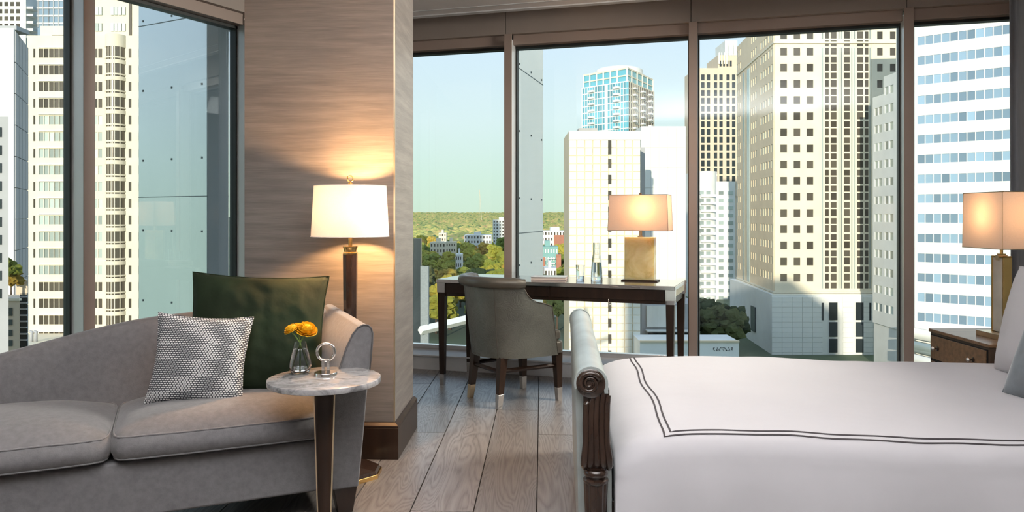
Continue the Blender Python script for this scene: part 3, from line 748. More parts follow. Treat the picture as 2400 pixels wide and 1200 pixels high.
g1 = MB().grid(nu, nv, shell(1)); g0 = MB().grid(nu, nv, shell(0)); k_ = len(g1.v)
mb.add(g1.v, g1.f); mb.add(g0.v, [f[::-1] for f in g0.f])
def idx(i, j): return i*(nv+1)+j
fs = []
for i in range(nu): fs += [(idx(i, nv), idx(i+1, nv), k_+idx(i+1, nv), k_+idx(i, nv)), (idx(i, 0), k_+idx(i, 0), k_+idx(i+1, 0), idx(i+1, 0))]
for j in range(nv): fs += [(idx(0, j), idx(0, j+1), k_+idx(0, j+1), k_+idx(0, j)), (idx(nu, j), k_+idx(nu, j), k_+idx(nu, j+1), idx(nu, j+1))]
mb.f += fs
mb.build('tub_back', M['leather'], ch, auto=True)
# rolled top
pts = []
for i in range(41):
    s = -.66+1.32*i/40; x, y, a = upath(s, .318, .11); pts.append((x, y, .795-.012*abs(s)**2))
rl = MB().tube(pts, [.036 if 1 < i < 39 else .030 for i in range(41)], 16).build('rolled_top', M['leather_plain'], ch, auto=True)
# seams
for s in (-.33, .33):
    pts = []
    for j in range(15):
        z = .315+.45*j/14; x, y, a = upath(s, .262+.058*(z-.312)/.49+.002, .12); pts.append((x, y, z))
    MB().tube(pts, .0026, 6).build('seam', M['leather_plain'], ch, smooth=True)
for sg in (-1, 1):
    pts = []
    for j in range(15):
        z = .315+.32*j/14; x, y, a = upath(sg*.998, .262+.058*(z-.312)/.49, .195-.085*(z-.312)/.36); pts.append((x, y, z))
    for a_ in (.90, .80, .74, .70, .68):
        z = topz(a_); x, y, a = upath(sg*a_, .262+.058*(z-.312)/.49+.001, .195-.085*(z-.312)/.36); pts.append((x, y, z+.002))
    MB().tube(pts, .003, 6).build('seam', M['leather_plain'], ch, smooth=True)
MB().prism([(.265*cos(R(a)), .255*sin(R(a))) for a in range(90, 271, 12)]+[(.23, -.25), (.262, -.22), (.262, .22), (.23, .25)], .315, .395).build('seat_base', M['leather_plain'], ch, bevel=.012, seg=3)
MB().prism([(.225*cos(R(a)), .215*sin(R(a))) for a in range(90, 271, 12)]+[(.235, -.212), (.272, -.19), (.272, .19), (.235, .212)], .395, .46).build('seat', M['leather_plain'], ch, bevel=.022, seg=4)
for (x, y, dx, dy) in ((-.175, .165, -.035, .015), (-.175, -.165, -.035, -.015), (.225, .205, .012, .005), (.225, -.205, .012, -.005)):
    l_ = MB().taper(x, y, .088, .318, .038, .038, .054, .054, dx*.72, dy*.72).build('leg', M['wood_dark'], ch, bevel=.002)
    MB().taper(x+dx*.72, y+dy*.72, .0, .088, .032, .032, .040, .040, dx*.28, dy*.28).build('metal_ferrule', M['brass_pale'] if x < 0 and y > 0 else M['nickel'], l_, bevel=.001)
def bar(p0, p1): MB().tube([p0, p1], .014, 4).build('stretcher', M['wood_dark'], ch)
bar((-.19, .17, .225), (-.19, -.17, .225)); bar((-.19, -.17, .232), (.225, -.205, .232)); bar((-.19, .17, .232), (.225, .205, .232))

# --- bed : local x to the headboard, y across (0 = near side)
BO = (.262, 2.43, 0); BA = R(-3.7)
bed = thing('sleigh_bed', 'sleigh bed with a pearl leather rolled footboard and carved dark wood posts', 'bed', BO, BA)
# footboard body profile in x,z: leather both sides, roll at the top leaning outward
BW = 1.50
fo_ = [(-.050, .10), (-.052, .30), (-.056, .50), (-.060, .62), (-.0625, .675)]+[(-.012+.051*cos(R(a)), .685+.051*sin(R(a))) for a in range(175, 5, -14)]+[(.040, .675), (.0425, .63), (.047, .56), (.052, .48), (.055, .38), (.055, .10)]
MB().extrude_y(fo_, .03, BW-.03).build('footboard', M['leather_bed'], bed, auto=True)
# roll end trim ring and carved posts at both ends
for ye, sg in ((0, 1), (BW, -1)):
    y0, y1 = (ye-.012, ye+.030) if sg > 0 else (ye-.030, ye+.012)
    rim = [(-.012+.054*cos(R(a)), .685+.054*sin(R(a))) for a in range(200, -20, -10)]+[(.042, .655), (.030, .655)]+[(-.012+.043*cos(R(a)), .685+.043*sin(R(a))) for a in range(-20, 201, 10)]
    MB().extrude_y(rim, y0+.004, y1).build('roll_trim', M['chrome'] if False else M['leather_bed'], bed, auto=True)
    pst = MB()
    # reeded upper post
    for k in range(5):
        x_ = -.027+k*.0165
        pts = [(x_+.004, ye, .660-.012*abs(k-3)), (x_, ye-.004*sg, .62), (x_-.002, ye-.006*sg, .56), (x_-.001, ye-.010*sg, .50), (x_+(k-2)*.0025, ye-.016*sg, .455), (x_+(k-2)*.0035, ye-.016*sg, .432), (x_+(k-2)*.002, ye-.008*sg, .418)]
        pst.tube(pts, [.008, .010, .0105, .0105, .012, .012, .008], 10)
    pst.box(-.036, .046, min(ye, ye+sg*.03), max(ye, ye+sg*.03), .415, .665)
    po_ = pst.build('post', M['post'], bed, auto=True)
    # volute
    sp = []
    for i in range(56):
        a = R(20)+i*.235; rr = .0345*(1-i/64); sp.append((-.017+rr*cos(a), ye-.016*sg+0.00006*i*sg, .687+rr*sin(a)))
    MB().tube(sp, [.0088*(1-.55*i/56) for i in range(56)], 8).build('volute', M['post'], po_, smooth=True)
    MB().lathe([(.046, 0), (.046, .022), (.040, .026)], 32).build('volute_disc', M['post'], po_, auto=True, loc=(-.013, ye+(.012*sg), .686), rot=(R(90)*sg, 0, 0))
    MB().lathe([(.036, .372), (.040, .378), (.040, .384), (.030, .388), (.034, .394), (.0385, .402), (.037, .410), (.030, .416), (.034, .422)], 32, (.003, ye, 0)).build('post_ring', M['post'], po_, auto=True)
    lgm = MB(); n_ = 48; prof_ = [(.024, .0), (.026, .06), (.030, .18), (.036, .32), (.038, .372)]
    def flute(u, v):
        a = 2*pi*u; i = min(3, int(v*4)); f = v*4-i; r_ = prof_[i][0]+(prof_[i+1][0]-prof_[i][0])*f; z = prof_[i][1]+(prof_[i+1][1]-prof_[i][1])*f
        r_ *= 1-.10*abs(sin(a*6))
        return (.003+r_*cos(a), ye+r_*sin(a), z)
    lgm.grid(72, 8, flute, wrap_u=True).build('leg', M['post'], bed, smooth=True)
MB().box(.055, 2.75, .04, .07, .12, .30).build('side_rail', M['post'], bed, bevel=.004)
MB().box(.055, 2.75, BW-.07, BW-.04, .12, .30).build('side_rail', M['post'], bed, bevel=.004)
MB().box(2.74, 2.84, 0, BW, .05, 1.25).build('headboard', M['leather_bed'], bed, bevel=.03, seg=4)
MB().box(.065, 2.72, .05, BW-.05, .22, .46).build('mattress', M['linen'], bed, bevel=.04, seg=4)
# duvet
TH = .066
def dz(x, y):
    f = 1-exp(-max(0, x-.06)/.07)
    lump = .009*N.noise(Vector((x*1.7, y*2.1, 3)))+.004*N.noise(Vector((x*6, y*4, 7)))+.016*exp(-((x-.55)/.45)**2)
    return .436+(.070+lump)*f
HW = BW/2
def duv(x, q):
    """q: arc length across, 0 = centre line, negative = near side."""
    flat = HW-.02; a = abs(q); sg = -1 if q < 0 else 1
    rc = .085
    top = dz(x, q+HW)
    if a <= flat-rc: yy, dzz = a, 0
    elif a <= flat-rc+rc*pi/2: th = (a-(flat-rc))/rc; yy = flat-rc+rc*sin(th); dzz = -rc*(1-cos(th))
    else:
        d_ = a-(flat-rc+rc*pi/2); fold = .012*N.noise(Vector((x*7, d_*3, sg*2)))*min(1, d_*8)+.010*sin(x*9+1.5)*min(1, d_*4)
        yy = flat+fold+.045*(1-exp(-d_*6)); dzz = -rc-d_
    return Vector((x, HW+sg*yy, top+dzz))
QT = HW-.02-.085+.085*pi/2+.33
dv = thing('duvet', 'white cotton duvet with a double charcoal embroidered line, spread over the bed', 'duvet', BO, BA)
xs = [.062, .066, .072, .082, .095, .11, .13]+[.13+(2.60-.13)*i/70 for i in range(1, 71)]
m_ = MB(); nq = 96
vs = []; 
for x in xs:
    for j in range(nq+1):
        p = duv(x, -QT+2*QT*j/nq)
        if x == xs[0]: p.z -= .05
        vs.append(tuple(p))
fs = [(i*(nq+1)+j, (i+1)*(nq+1)+j, (i+1)*(nq+1)+j+1, i*(nq+1)+j+1) for i in range(len(xs)-1) for j in range(nq)]
m_.add(vs, fs); cov = m_.build('cover', M['linen'], dv, smooth=True)
md = cov.modifiers.new('th', 'SOLIDIFY'); md.thickness = .012; md.offset = -1
for k, off in enumerate((0, .021)):
    pts = []
    xe = .222+off; qe = -(HW-.02-.085+.085*.50)+off
    n1 = 60
    for i in range(n1+1):
        q_ = (QT-.1)*(1-i/n1)+qe*(i/n1); x_ = xe+.004*sin(i*.33)+.012*exp(-((i-48)/9)**2)-.02*(i/n1)+.02
        pts.append(duv(x_, q_))
    for i in range(1, 101):
        x_ = xe+(2.55-xe)*i/100; pts.append(duv(x_, qe+.0025*sin(i*.5)+.004*sin(i*.13)))
    rb = MB(); vs = []
    for i, p in enumerate(pts):
        t_ = (pts[min(i+1, len(pts)-1)]-pts[max(i-1, 0)]).normalized(); nn_ = Vector((0, -.45 if i > n1*.85 else 0, 1)).normalized(); s_ = t_.cross(nn_).normalized()*.0030
        up_ = nn_*.0016
        vs += [tuple(p-s_), tuple(p-s_+up_), tuple(p+s_+up_), tuple(p+s_)]
    fs = []
    for i in range(len(pts)-1):
        for j in range(4): fs.append((i*4+j, i*4+(j+1) % 4, (i+1)*4+(j+1) % 4, (i+1)*4+j))
    rb.add(vs, fs).build('embroidered_line', M['stripe'], dv, label='charcoal embroidered line')
def bedw(x, y, z): return (BO[0]+x*cos(BA)-y*sin(BA), BO[1]+x*sin(BA)+y*cos(BA), z)
pillow('pillow', M['linen'], .70, .50, .20, bedw(1.99, .93, .735), (R(-14), 0, R(-90)), 'white sleeping pillow propped up at the head of the bed', 'pillow', 9, .03, .006)
pillow('cushion', M['graycush'], .50, .44, .15, bedw(1.79, .54, .705), (R(-22), 0, R(-84)), 'slate grey velvet cushion leaning on the white pillow', 'cushion', 12, .05, .006)

# --- nightstand
ns = thing('nightstand', 'brown wood nightstand with inset drawers and crystal knobs beyond the bed', 'nightstand', (2.405, 3.872, 0), 0)
NWd, ND = .55, .54        # y extent, x depth
MB().box(.004, ND, .0, NWd, .06, .548).build('case', M['night_edge'], ns, bevel=.002)
MB().box(-.004, ND, -.006, NWd+.006, .548, .566).build('top_board', M['night'], ns, bevel=.003)
for (z0, z1) in ((.40, .53), (.245, .385), (.09, .23)):
    MB().box(-.0005, .005, .012, NWd-.012, z0-.006, z1+.006).build('drawer_gap', M['seal'], ns)
    dr = MB().box(-.004, .006, .020, NWd-.020, z0, z1).build('drawer', M['night'], ns, bevel=.0015)
    for yy in (.125, NWd-.09):
        kn = MB().lathe([(.013, 0), (.013, .002), (.004, .004), (.004, .022)], 16).build('knob', M['post'], dr, auto=True, loc=(-.004, yy, (z0+z1)/2), rot=(0, R(-90), 0))
        kb = MB().ico((-.030, yy, (z0+z1)/2), .0115, 3).build('knob', M['chrome'], dr, smooth=True, label='round polished knob tip')
for x in (.03, ND-.03):
    for y in (.03, NWd-.03): MB().taper(x, y, 0, .062, .03, .03, .045, .045).build('leg', M['night_edge'], ns)
# --- bedside lamp
bl_ = thing('table_lamp', 'bedside lamp with a brass framed glass panel body and a cream square shade', 'lamp', (2.607, 4.09, .566), R(2))
MB().box(-.075, .075, -.10, .10, 0, .028).build('base_block', M['brass_pale'], bl_, bevel=.002)
MB().box(-.018, .018, -.045, .045, .032, .425).build('glass_panel', M['alabaster'], bl_)
for sg in (-1, 1): MB().box(-.024, .024, .045*sg-.004, .045*sg+.004, .028, .435).build('frame_edge', M['brass'], bl_, bevel=.001)
MB().box(-.024, .024, -.049, .049, .425, .435).build('frame_top', M['brass'], bl_, bevel=.001)
MB().box(-.026, .026, -.012, .012, .412, .440).build('clip', M['brass_pale'], bl_, bevel=.001)
MB().box(-.016, .016, -.012, .012, .440, .447).build('socket_base', M['brass'], bl_)
MB().lathe([(.008, .447), (.008, .56)], 16).build('neck', M['brass'], bl_, auto=True)
box_shade(bl_, .108, .106, .165, .160, .476, .772, M['shade_cream'], M['brass_pale'])
MB().lathe([(.004, .55), (.004, .776), (.012, .777), (.012, .781), (0, .782)], 16).build('finial', M['brass_pale'], bl_, auto=True)
MB().tube([(-.1, 0, .765), (.1, 0, .765)], .0015, 5).build('shade_spoke', M['brass_pale'], bl_)
bulb(bl_, .60, 0, 0, 2.6)
# ------------------------------------------------------------------ the city outside
GZ = -32
def city_ground():
    o = MB().box(-9000, 9000, 10, 16000, GZ-1, GZ).build('ground', M['ground']); o['kind'] = 'structure'; o['label'] = 'city ground far below the windows'; o['category'] = 'ground'
city_ground()
def poly_body(name, material, parent, pts, z0, z1):
    return MB().prism(pts, z0, z1).build(name, material, parent)
def facade(parent, a, b, z0, z1, cols, rows, wall, win, rec=.35, wname='window', lname='facade_frame', proud=0, skip=None, wth=.12):
    """a,b: ends of the face (world xy) seen left to right from outside; cols: metre spans from a; rows: z spans."""
    A = Vector((*a, 0)); B = Vector((*b, 0)); d = (B-A).normalized(); L = (B-A).length; n = Vector((d.y, -d.x, 0)); rz = atan2(d.y, d.x)
    def slab(mb, u0, u1, za, zb, k0, k1):
        p = [A+d*u0+n*k1, A+d*u1+n*k1, A+d*u1+n*k0, A+d*u0+n*k0]
        mb.prism([(q.x, q.y) for q in p], za, zb)
    mb = MB(); cols = sorted(cols); rows = sorted(rows)
    cu = [0]+[x for c in cols for x in c]+[L]
    for i in range(0, len(cu), 2):
        if cu[i+1]-cu[i] > .01: slab(mb, cu[i], cu[i+1], z0, z1, 0, rec)
    ru = [z0]+[x for r in rows for x in r]+[z1]
    for i in range(0, len(ru), 2):
        if ru[i+1]-ru[i] > .01:
            for c in cols: slab(mb, c[0], c[1], ru[i], ru[i+1], 0, rec-.002)
    mb.build(lname, wall, parent)
    nrm = n
    for ci, c in enumerate(cols):
        for ri, r in enumerate(rows):
            if skip and skip(ci, ri): continue
            p = A+d*((c[0]+c[1])/2)+nrm*(wth/2)
            piece(wname, win(ci, ri) if callable(win) else win, parent, (p.x-parent.location.x, p.y-parent.location.y, (r[0]+r[1])/2-parent.location.z), (c[1]-c[0], wth, r[1]-r[0]), rz)
def bthing(name, label, cat='building', group=None): return thing(name, label, cat, (0, 0, 0), 0, group)

# --- cream tower in the third window
t = bthing('office_tower', 'cream stone tower with square dark windows and a tall glazed bay')
Y = 185.; k = Y/1800
X0, X1 = PX(1815, Y), PX(2101, Y); ztop = PZ(20, Y); zc = PZ(683, Y)
fp = [(X0, Y), (X1, Y), (X1+3, Y+42), (66.8, Y+42)]
poly_body('tower_body', M['cream'], t, fp, zc, ztop)
cols = [((p-1815)*k, (q-1815)*k) for p, q in ((1828, 1843.5), (1859, 1874.5), (1889.5, 1905), (1933, 1942), (1946, 1960), (1977, 1991), (2008, 2022), (2026.5, 2034.5), (2054.5, 2067.5), (2084.5, 2097.5))]
def segs(sel): return [cols[i] for i in sel]
rowsA = [(PZ(130.5+37.8*q, Y), PZ(112.5+37.8*q, Y)) for q in range(-2, 15)]
a0, a1 = (X0, Y), (PX(1923, Y), Y)
facade(t, a0, a1, zc, ztop, segs([0, 1, 2]), rowsA, M['cream'], M['g_dark'], .3)
rowsB = []
for q in range(-1, 15):
    rowsB += [(PZ(128.5+37.8*q, Y), PZ(112+37.8*q, Y)), (PZ(146.8+37.8*q, Y), PZ(133+37.8*q, Y))]
off = (1923-1815)*k
facade(t, a1, (PX(2041, Y), Y), PZ(690, Y), ztop, [(c[0]-off, c[1]-off) for c in segs([3, 4, 5, 6, 7])], rowsB, M['cream'], M['g_dark'], .18, 'bay_window')
off = (2041-1815)*k
facade(t, (PX(2041, Y), Y), (X1, Y), zc, ztop, [(c[0]-off, c[1]-off) for c in segs([8, 9])], rowsA, M['cream'], M['g_dark'], .3)
for p in (1926, 1964.5, 1970.5, 1994.5, 2000.5, 2037):
    for zz0, zz1 in ((PZ(676, Y), PZ(112, Y)), (PZ(92, Y), PZ(20, Y))):
        piece('glass_strip', M['g_pale'], t, (PX(p+1, Y), Y-.2, (zz0+zz1)/2), (.22, .1, zz1-zz0))
for py in (101, 684, 689):
    MB().prism([(X0-.5, Y-.8), (X1, Y-.8), (X1, Y), (X0, Y), (66.8, Y+42), (66.3, Y+42)], PZ(py+2, Y), PZ(py-2, Y)).build('cornice', M['cream'], t)
# slanting left flank
Af = Vector((66.8, Y+42, 0)); Bf = Vector((X0, Y, 0)); Lf = (Bf-Af).length
def upx(px):   # distance along the flank where it crosses this ray
    s = (px-1200)/1800; d = (Bf-Af)/Lf
    return (s*Af.y-Af.x)/(d.x-s*d.y)
fcols = [(upx(p), upx(q)) for p, q in ((1729, 1731.2), (1733, 1735.2), (1736.8, 1739), (1763, 1765.5), (1767.5, 1770.4), (1772.6, 1775.6), (1785, 1788.6), (1791, 1794.5), (1796.5, 1800.5), (1803, 1807), (1809, 1812.6))]
zr = [(PZ(128+37.8*q, Y), PZ(110+37.8*q, Y)) for q in range(-2, 15)]
facade(t, (Af.x, Af.y), (Bf.x, Bf.y), zc, ztop, fcols, zr, M['cream_dark'], M['g_light'], .25, 'flank_window', 'flank_frame')
for p, q in ((1744, 1747.5), (1754, 1760)):
    u0, u1 = upx(p), upx(q); c_ = Af+(Bf-Af).normalized()*(u0+u1)/2+Vector((-1, 0, 0))*.3
    piece('flank_glass', M['g_pale'], t, (c_.x, c_.y, (zc+PZ(112, Y))/2), (u1-u0, .2, PZ(112, Y)-zc), atan2(Bf.y-Af.y, Bf.x-Af.x))
# podium
zp = PZ(689, Y)
pod = [(X0-1.2, Y-1.6), (X1, Y-1.6), (X1+3, Y+42), (65.0, Y+44)]
poly_body('podium', M['white_stone'], t, pod, GZ, zp)
for p, q in ((1943, 1962), (2005, 2023)):
    for y0, y1 in ((709, 750), (755, 789), (794, 826), (831, 860)):
        piece('podium_window', M['g_deep'], t, ((PX(p, Y-1.6)+PX(q, Y-1.6))/2, Y-1.65, (PZ(y0, Y-1.6)+PZ(y1, Y-1.6))/2), (PX(q, Y)-PX(p, Y), .3, PZ(y0, Y)-PZ(y1, Y)))
for p, q in ((1925, 1929.5), (2036.5, 2041.5)):
    piece('podium_window', M['g_deep'], t, ((PX(p, Y-1.6)+PX(q, Y-1.6))/2, Y-1.65, PZ(730, Y-1.6)), (.5, .3, 4.2))
for j in range(12):     # stone courses and panels, joints left open
    for i in range(13):
        xa = X0-1.15+i*2.42; zt = zp-.55-j*1.2-.0
        if xa+2.3 > X1: continue
        cxp = 1200+(xa+1.17)/(Y-1.6)*1800
        if 1938 < cxp < 1967 or 2000 < cxp < 2028: continue
        piece('stone_panel', M['white_stone'], t, (xa+1.17, Y-1.68, zt-.58), (2.36, .2, 1.15))
c_ = Vector((65.0-.0, Y+44, 0)); d_ = Vector((X0-1.2, Y-1.6, 0))
uu = .45
piece('podium_window', M['g_deep'], t, (c_.lerp(d_, .62).x-.1, c_.lerp(d_, .62).y, PZ(748, Y+15)), (4.5, .3, 6.5), atan2(d_.y-c_.y, d_.x-c_.x))

# --- banded office block, right
t = bthing('banded_office', 'white office block with long bands of blue windows')
A = Vector((PX(2147, 152.7), 152.7, 0)); Bq = Vector((PX(2354, 143), 143, 0)); d = (Bq-A).normalized(); B = A+d*24
back = Vector((-d.y, d.x, 0))*30
F = Vector((PX(2048, 171), 171, 0))
zt2 = PZ(0, 150)
G1 = A.lerp(F, .42); G2 = A.lerp(F, .72)
MB().prism([(A.x, A.y), (B.x, B.y), (B.x+back.x, B.y+back.y), (G1.x+14, G1.y+2), (G1.x, G1.y)], GZ, zt2).build('office_body', M['white_stone'], t)
MB().prism([(G1.x, G1.y), (G1.x+14, G1.y+2), (G2.x+14, G2.y+1), (G2.x, G2.y)], GZ, PZ(190, 171)).build('office_body', M['white_stone'], t)
MB().prism([(G2.x, G2.y), (G2.x+14, G2.y+1), (F.x+14, F.y+.5), (F.x, F.y)], GZ, PZ(240, 178)).build('office_body', M['white_stone'], t)
cols = [(.30+1.44*i, 1.58+1.44*i) for i in range(13)]
z1_ = PZ(88, 152.7)
rows = [(z1_-1.68-3.9*q, z1_-3.9*q) for q in range(-1, 15)]
facade(t, (A.x, A.y), (B.x, B.y), PZ(790, 150), zt2, cols, rows, M['white_stone'], M['g_blue'], .22)
L2 = (A-F).length
for p0, p1, zt_, cc in ((F, G2, PZ(240, 178), ((.2, .45), (.55, .85))), (G2, G1, PZ(190, 171), ((.1, .35), (.5, .8))), (G1, A, zt2, ((.84, .95),))):
    L_ = (p1-p0).length
    facade(t, (p0.x, p0.y), (p1.x, p1.y), PZ(790, 150), zt_, [(L_*p, L_*q) for p, q in cc], [r for r in rows if r[1] < zt_-.5], M['white_stone'], M['g_pale'], .25, 'side_window', 'side_frame')
# curved base bands
for i, (zz, r0) in enumerate(((PZ(770, 150), 2.2), (PZ(800, 150), 3.5), (PZ(830, 150), 4.5))):
    def arc(u, v, zz=zz, r0=r0):
        x = -2+u*26; return (x, -r0*sin(min(1, max(0, (x+2)/20))*pi*.9)-.2, zz-v*2.0-u*1.5)
    o = MB().grid(20, 1, arc).build('base_band', M['white_stone'] if i != 1 else M['g_pale'], t, smooth=True, loc=(A.x, A.y, 0), rot=(0, 0, atan2(d.y, d.x)))
    md = o.modifiers.new('s', 'SOLIDIFY'); md.thickness = -1.0

# --- tiled white building behind the desk
t = bthing('tiled_building', 'windowless white building faced with square concrete tiles and a column of slits')
Y = 150.; xa, xb = PX(1333, Y), PX(1501, Y); zt3 = PZ(307, Y); ts = (xb-xa)/9
MB().box(xa+.05, xb-.05, Y, Y+15, GZ, zt3-.02).build('building_body', M['tile_edge'], t)
MB().box(xa, xb, Y-.35, Y, zt3-1.75, zt3).build('parapet_band', M['white_tile'], t)
tm = MB()
g = .04
tm.add([(g, 0, g), (1-g, 0, g), (1-g, 0, 1-g), (g, 0, 1-g), (.07, -.10, .07), (.93, -.10, .07), (.93, -.22, .93), (.07, -.22, .93)], [(0, 1, 5, 4), (1, 2, 6, 5), (2, 3, 7, 6), (3, 0, 4, 7), (4, 5, 6, 7), (3, 2, 1, 0)])
tme = tm.mesh('tile', M['white_tile'])
sx0 = PX(1425, Y); 
for r in range(29):
    for c in range(9):
        o = bpy.data.objects.new('tile', tme); C.objects.link(o); o.parent = t
        o.location = (xa+c*ts, Y, zt3-1.75-(r+1)*ts); o.scale = (ts, 1.0+.6*((r+c) % 2), ts)
for r in range(14):
    piece('slit_window', M['g_dark'], t, (PX(1428.5, Y), Y-.15, zt3-1.75-(2*r+.95)*ts-(0 if r else -.0)), (.62, .5, 1.75 if r else 2.7))
MB().box(xa+2.2, xa+6, Y+3, Y+8, zt3, zt3+.9).build('roof_plant', M['roof_grey'], t)
# --- plain white slab next to it
t = bthing('white_slab_block', 'tall plain white slab building right of the tiled one')
Y = 190.
MB().box(PX(1503, Y), PX(1607, Y), Y, Y+25, GZ, PZ(296, Y)).build('building_body', M['white_stone'], t)
for i in range(5):
    for j in range(9):
        xx = PX(1503, Y)+.1+i*2.15; zz = PZ(296, Y)-.3-j*5.0
        piece('wall_panel', M['white_stone'], t, (xx+1.05, Y-.05, zz-2.45), (2.1, .25, 4.9))
MB().box(PX(1500, 168), PX(1512, 168), 168, 170, GZ, PZ(345, 168)).build('stair_shaft', M['grey_stone'], t)  # grey strip added for the shaded sliver beside the tiled building
# low grey buildings under it
t = bthing('service_building', 'low beige service building with dark openings seen under the desk')
Y = 165.
MB().box(PX(1505, Y), PX(1640, Y), Y, Y+15, GZ, PZ(712, Y)).build('building_body', M['grey_stone'], t)
MB().box(PX(1515, Y), PX(1598, Y), Y-.5, Y, PZ(766, Y), PZ(716, Y)).build('wall_panel', M['white_stone'], t)
MB().box(PX(1512, Y), PX(1625, Y), Y-3, Y-.5, PZ(774, Y), PZ(771, Y)).build('canopy', M['white_stone'], t)
MB().box(PX(1518, Y), PX(1620, Y), Y-.8, Y-.5, PZ(800, Y), PZ(778, Y)).build('opening', M['g_deep'], t)
t = bthing('low_roof', 'flat white roof parapet scrawled with graffiti, low behind the desk legs')
Y = 142.
MB().box(PX(1500, Y), PX(1732, Y), Y, Y+8, GZ, PZ(800, Y)).build('building_body', M['white_stone'], t)
MB().box(PX(1500, Y), PX(1732, Y), Y-.3, Y+.3, PZ(802, Y), PZ(798, Y)).build('coping', M['cream_dark'], t)
gr = MB()
for s_ in range(7):
    x0_ = PX(1672+s_*7, Y); z0_ = PZ(818, Y); pts_ = [(x0_+.16*sin(a*1.7+s_)+a*.05, Y-.05, z0_+.32*sin(a*1.1+s_*2)) for a in [q*.5 for q in range(9)]]
    gr.tube(pts_, .045, 5)
gr.build('graffiti', M['g_deep'], t)

# --- distant condominium tower
t = bthing('condominium_tower', 'distant turquoise glass apartment tower with white balconies and a pale crown')
A = Vector((PX(1364, 372), 372, 0)); Bc = Vector((PX(1472, 352), 352, 0)); D = Vector((PX(1533, 384), 384, 0)); E = A+(D-Bc)
zt4 = PZ(196, 360)
MB().prism([(A.x, A.y), (Bc.x, Bc.y), (D.x, D.y), (E.x, E.y)], GZ, zt4).build('tower_body', M['white_stone'], t)
fh = 3.06; L = (Bc-A).length
c1 = []
u = .5
while u < L-.9:
    if not (L*.50 < u < L*.56): c1.append((u, u+1.28))
    u += 1.55
rows = [(zt4-.5-2.62-fh*q, zt4-.5-fh*q) for q in range(9)]
facade(t, (A.x, A.y), (Bc.x, Bc.y), PZ(345, 360), zt4, c1, rows, M['white_stone'], M['g_turq'], .2)
L = (D-Bc).length; c2 = []; u = .6
while u < L-1.4: c2.append((u, u+1.7)); u += 2.5
facade(t, (Bc.x, Bc.y), (D.x, D.y), PZ(345, 360), zt4, c2, rows, M['cream'], M['g_deep'], .2, 'flank_window', 'flank_frame')
for q in range(9):
    for f_ in (.24, .78):
        p = A.lerp(Bc, f_); nrm = Vector(((Bc-A).y, -(Bc-A).x, 0)).normalized(); p = p+nrm*.9
        piece('balcony', M['white_stone'], t, (p.x, p.y, zt4-2.6-fh*q), (3.0, 1.6, .9), atan2((Bc-A).y, (Bc-A).x))
    for f_ in (.2, .5, .8):
        p = Bc.lerp(D, f_); nrm = Vector(((D-Bc).y, -(D-Bc).x, 0)).normalized(); p = p+nrm*.8
        piece('balcony', M['white_stone'], t, (p.x, p.y, zt4-2.7-fh*q), (3.0, 1.6, .8), atan2((D-Bc).y, (D-Bc).x))
# penthouse storeys and crown
def inset(pts, k):
    c = sum(pts, Vector())/len(pts); return [(q.x+(c.x-q.x)*k, q.y+(c.y-q.y)*k) for q in pts]
P4 = [A, Bc, D, E]
MB().prism(inset(P4, .05), zt4, PZ(168, 360)).build('penthouse', M['g_turq'], t)
for a_, b__ in ((PZ(168, 360), PZ(164, 360)), (PZ(184, 360), PZ(181, 360))): MB().prism(inset(P4, .03), a_, b__).build('penthouse_slab', M['cream'], t)
for f_ in (.03, .17, .32, .47, .62, .77, .97):
    p = A.lerp(Bc, f_); piece('pier', M['white_stone'], t, (p.x+.2, p.y+.6, (zt4+PZ(166, 360))/2), (.6, .6, PZ(166, 360)-zt4))
for f_ in (.15, .35, .55, .75, .97):
    p = Bc.lerp(D, f_); piece('pier', M['cream'], t, (p.x-.2, p.y+.6, (zt4+PZ(166, 360))/2), (.6, .6, PZ(166, 360)-zt4))
cen = (A+Bc+D+E)/4
MB().lathe([(11.5, 0), (11.5, 2.6), (10.6, 3.4), (0, 4.4)], 28).build('crown', M['white_stone'], t, loc=(cen.x, cen.y-2, PZ(165, 360)), auto=True)

# --- far office tower behind, third window
t = bthing('far_tower', 'distant stepped tan tower with paired dark windows')
Y = 400.; xl, xr = PX(1630, Y), PX(1732, Y)
MB().box(xl, xr, Y, Y+25, GZ, PZ(160, Y)).build('tower_body', M['far_tan'], t)
cols = []
for g0 in (1610, 1639.5, 1669, 1698.5):
    for o_x in (2.5, 15.5):
        p = g0+o_x+1
        if p > 1631: cols.append((PX(p, Y)-xl, PX(p+8, Y)-xl))
rows = [(PZ(193+14-18.3*0+18.3*q, Y), PZ(193+18.3*q, Y)) for q in range(-1, 15)]
facade(t, (xl, Y), (xr, Y), PZ(460, Y), PZ(160, Y), cols, rows, M['far_tan'], M['g_deep'], .4)
MB().box(PX(1684, Y), PX(1732, Y), Y+1, Y+24, PZ(160, Y), PZ(128, Y)).build('upper_step', M['far_tan'], t)
for p in (1690, 1698, 1706, 1714): piece('upper_window', M['g_deep'], t, (PX(p, Y), Y+.95, PZ(148, Y)), (1.0, .3, 3.0))
MB().box(PX(1703, Y), PX(1732, Y), Y+3, Y+22, PZ(128, Y), PZ(92, Y)).build('top_step', M['white_stone'], t)
for p in range(1686, 1728, 6): piece('fin', M['white_stone'], t, (PX(p, Y), Y+.7, PZ(136 if p < 1706 else 116, Y)), (.5, .8, 6))

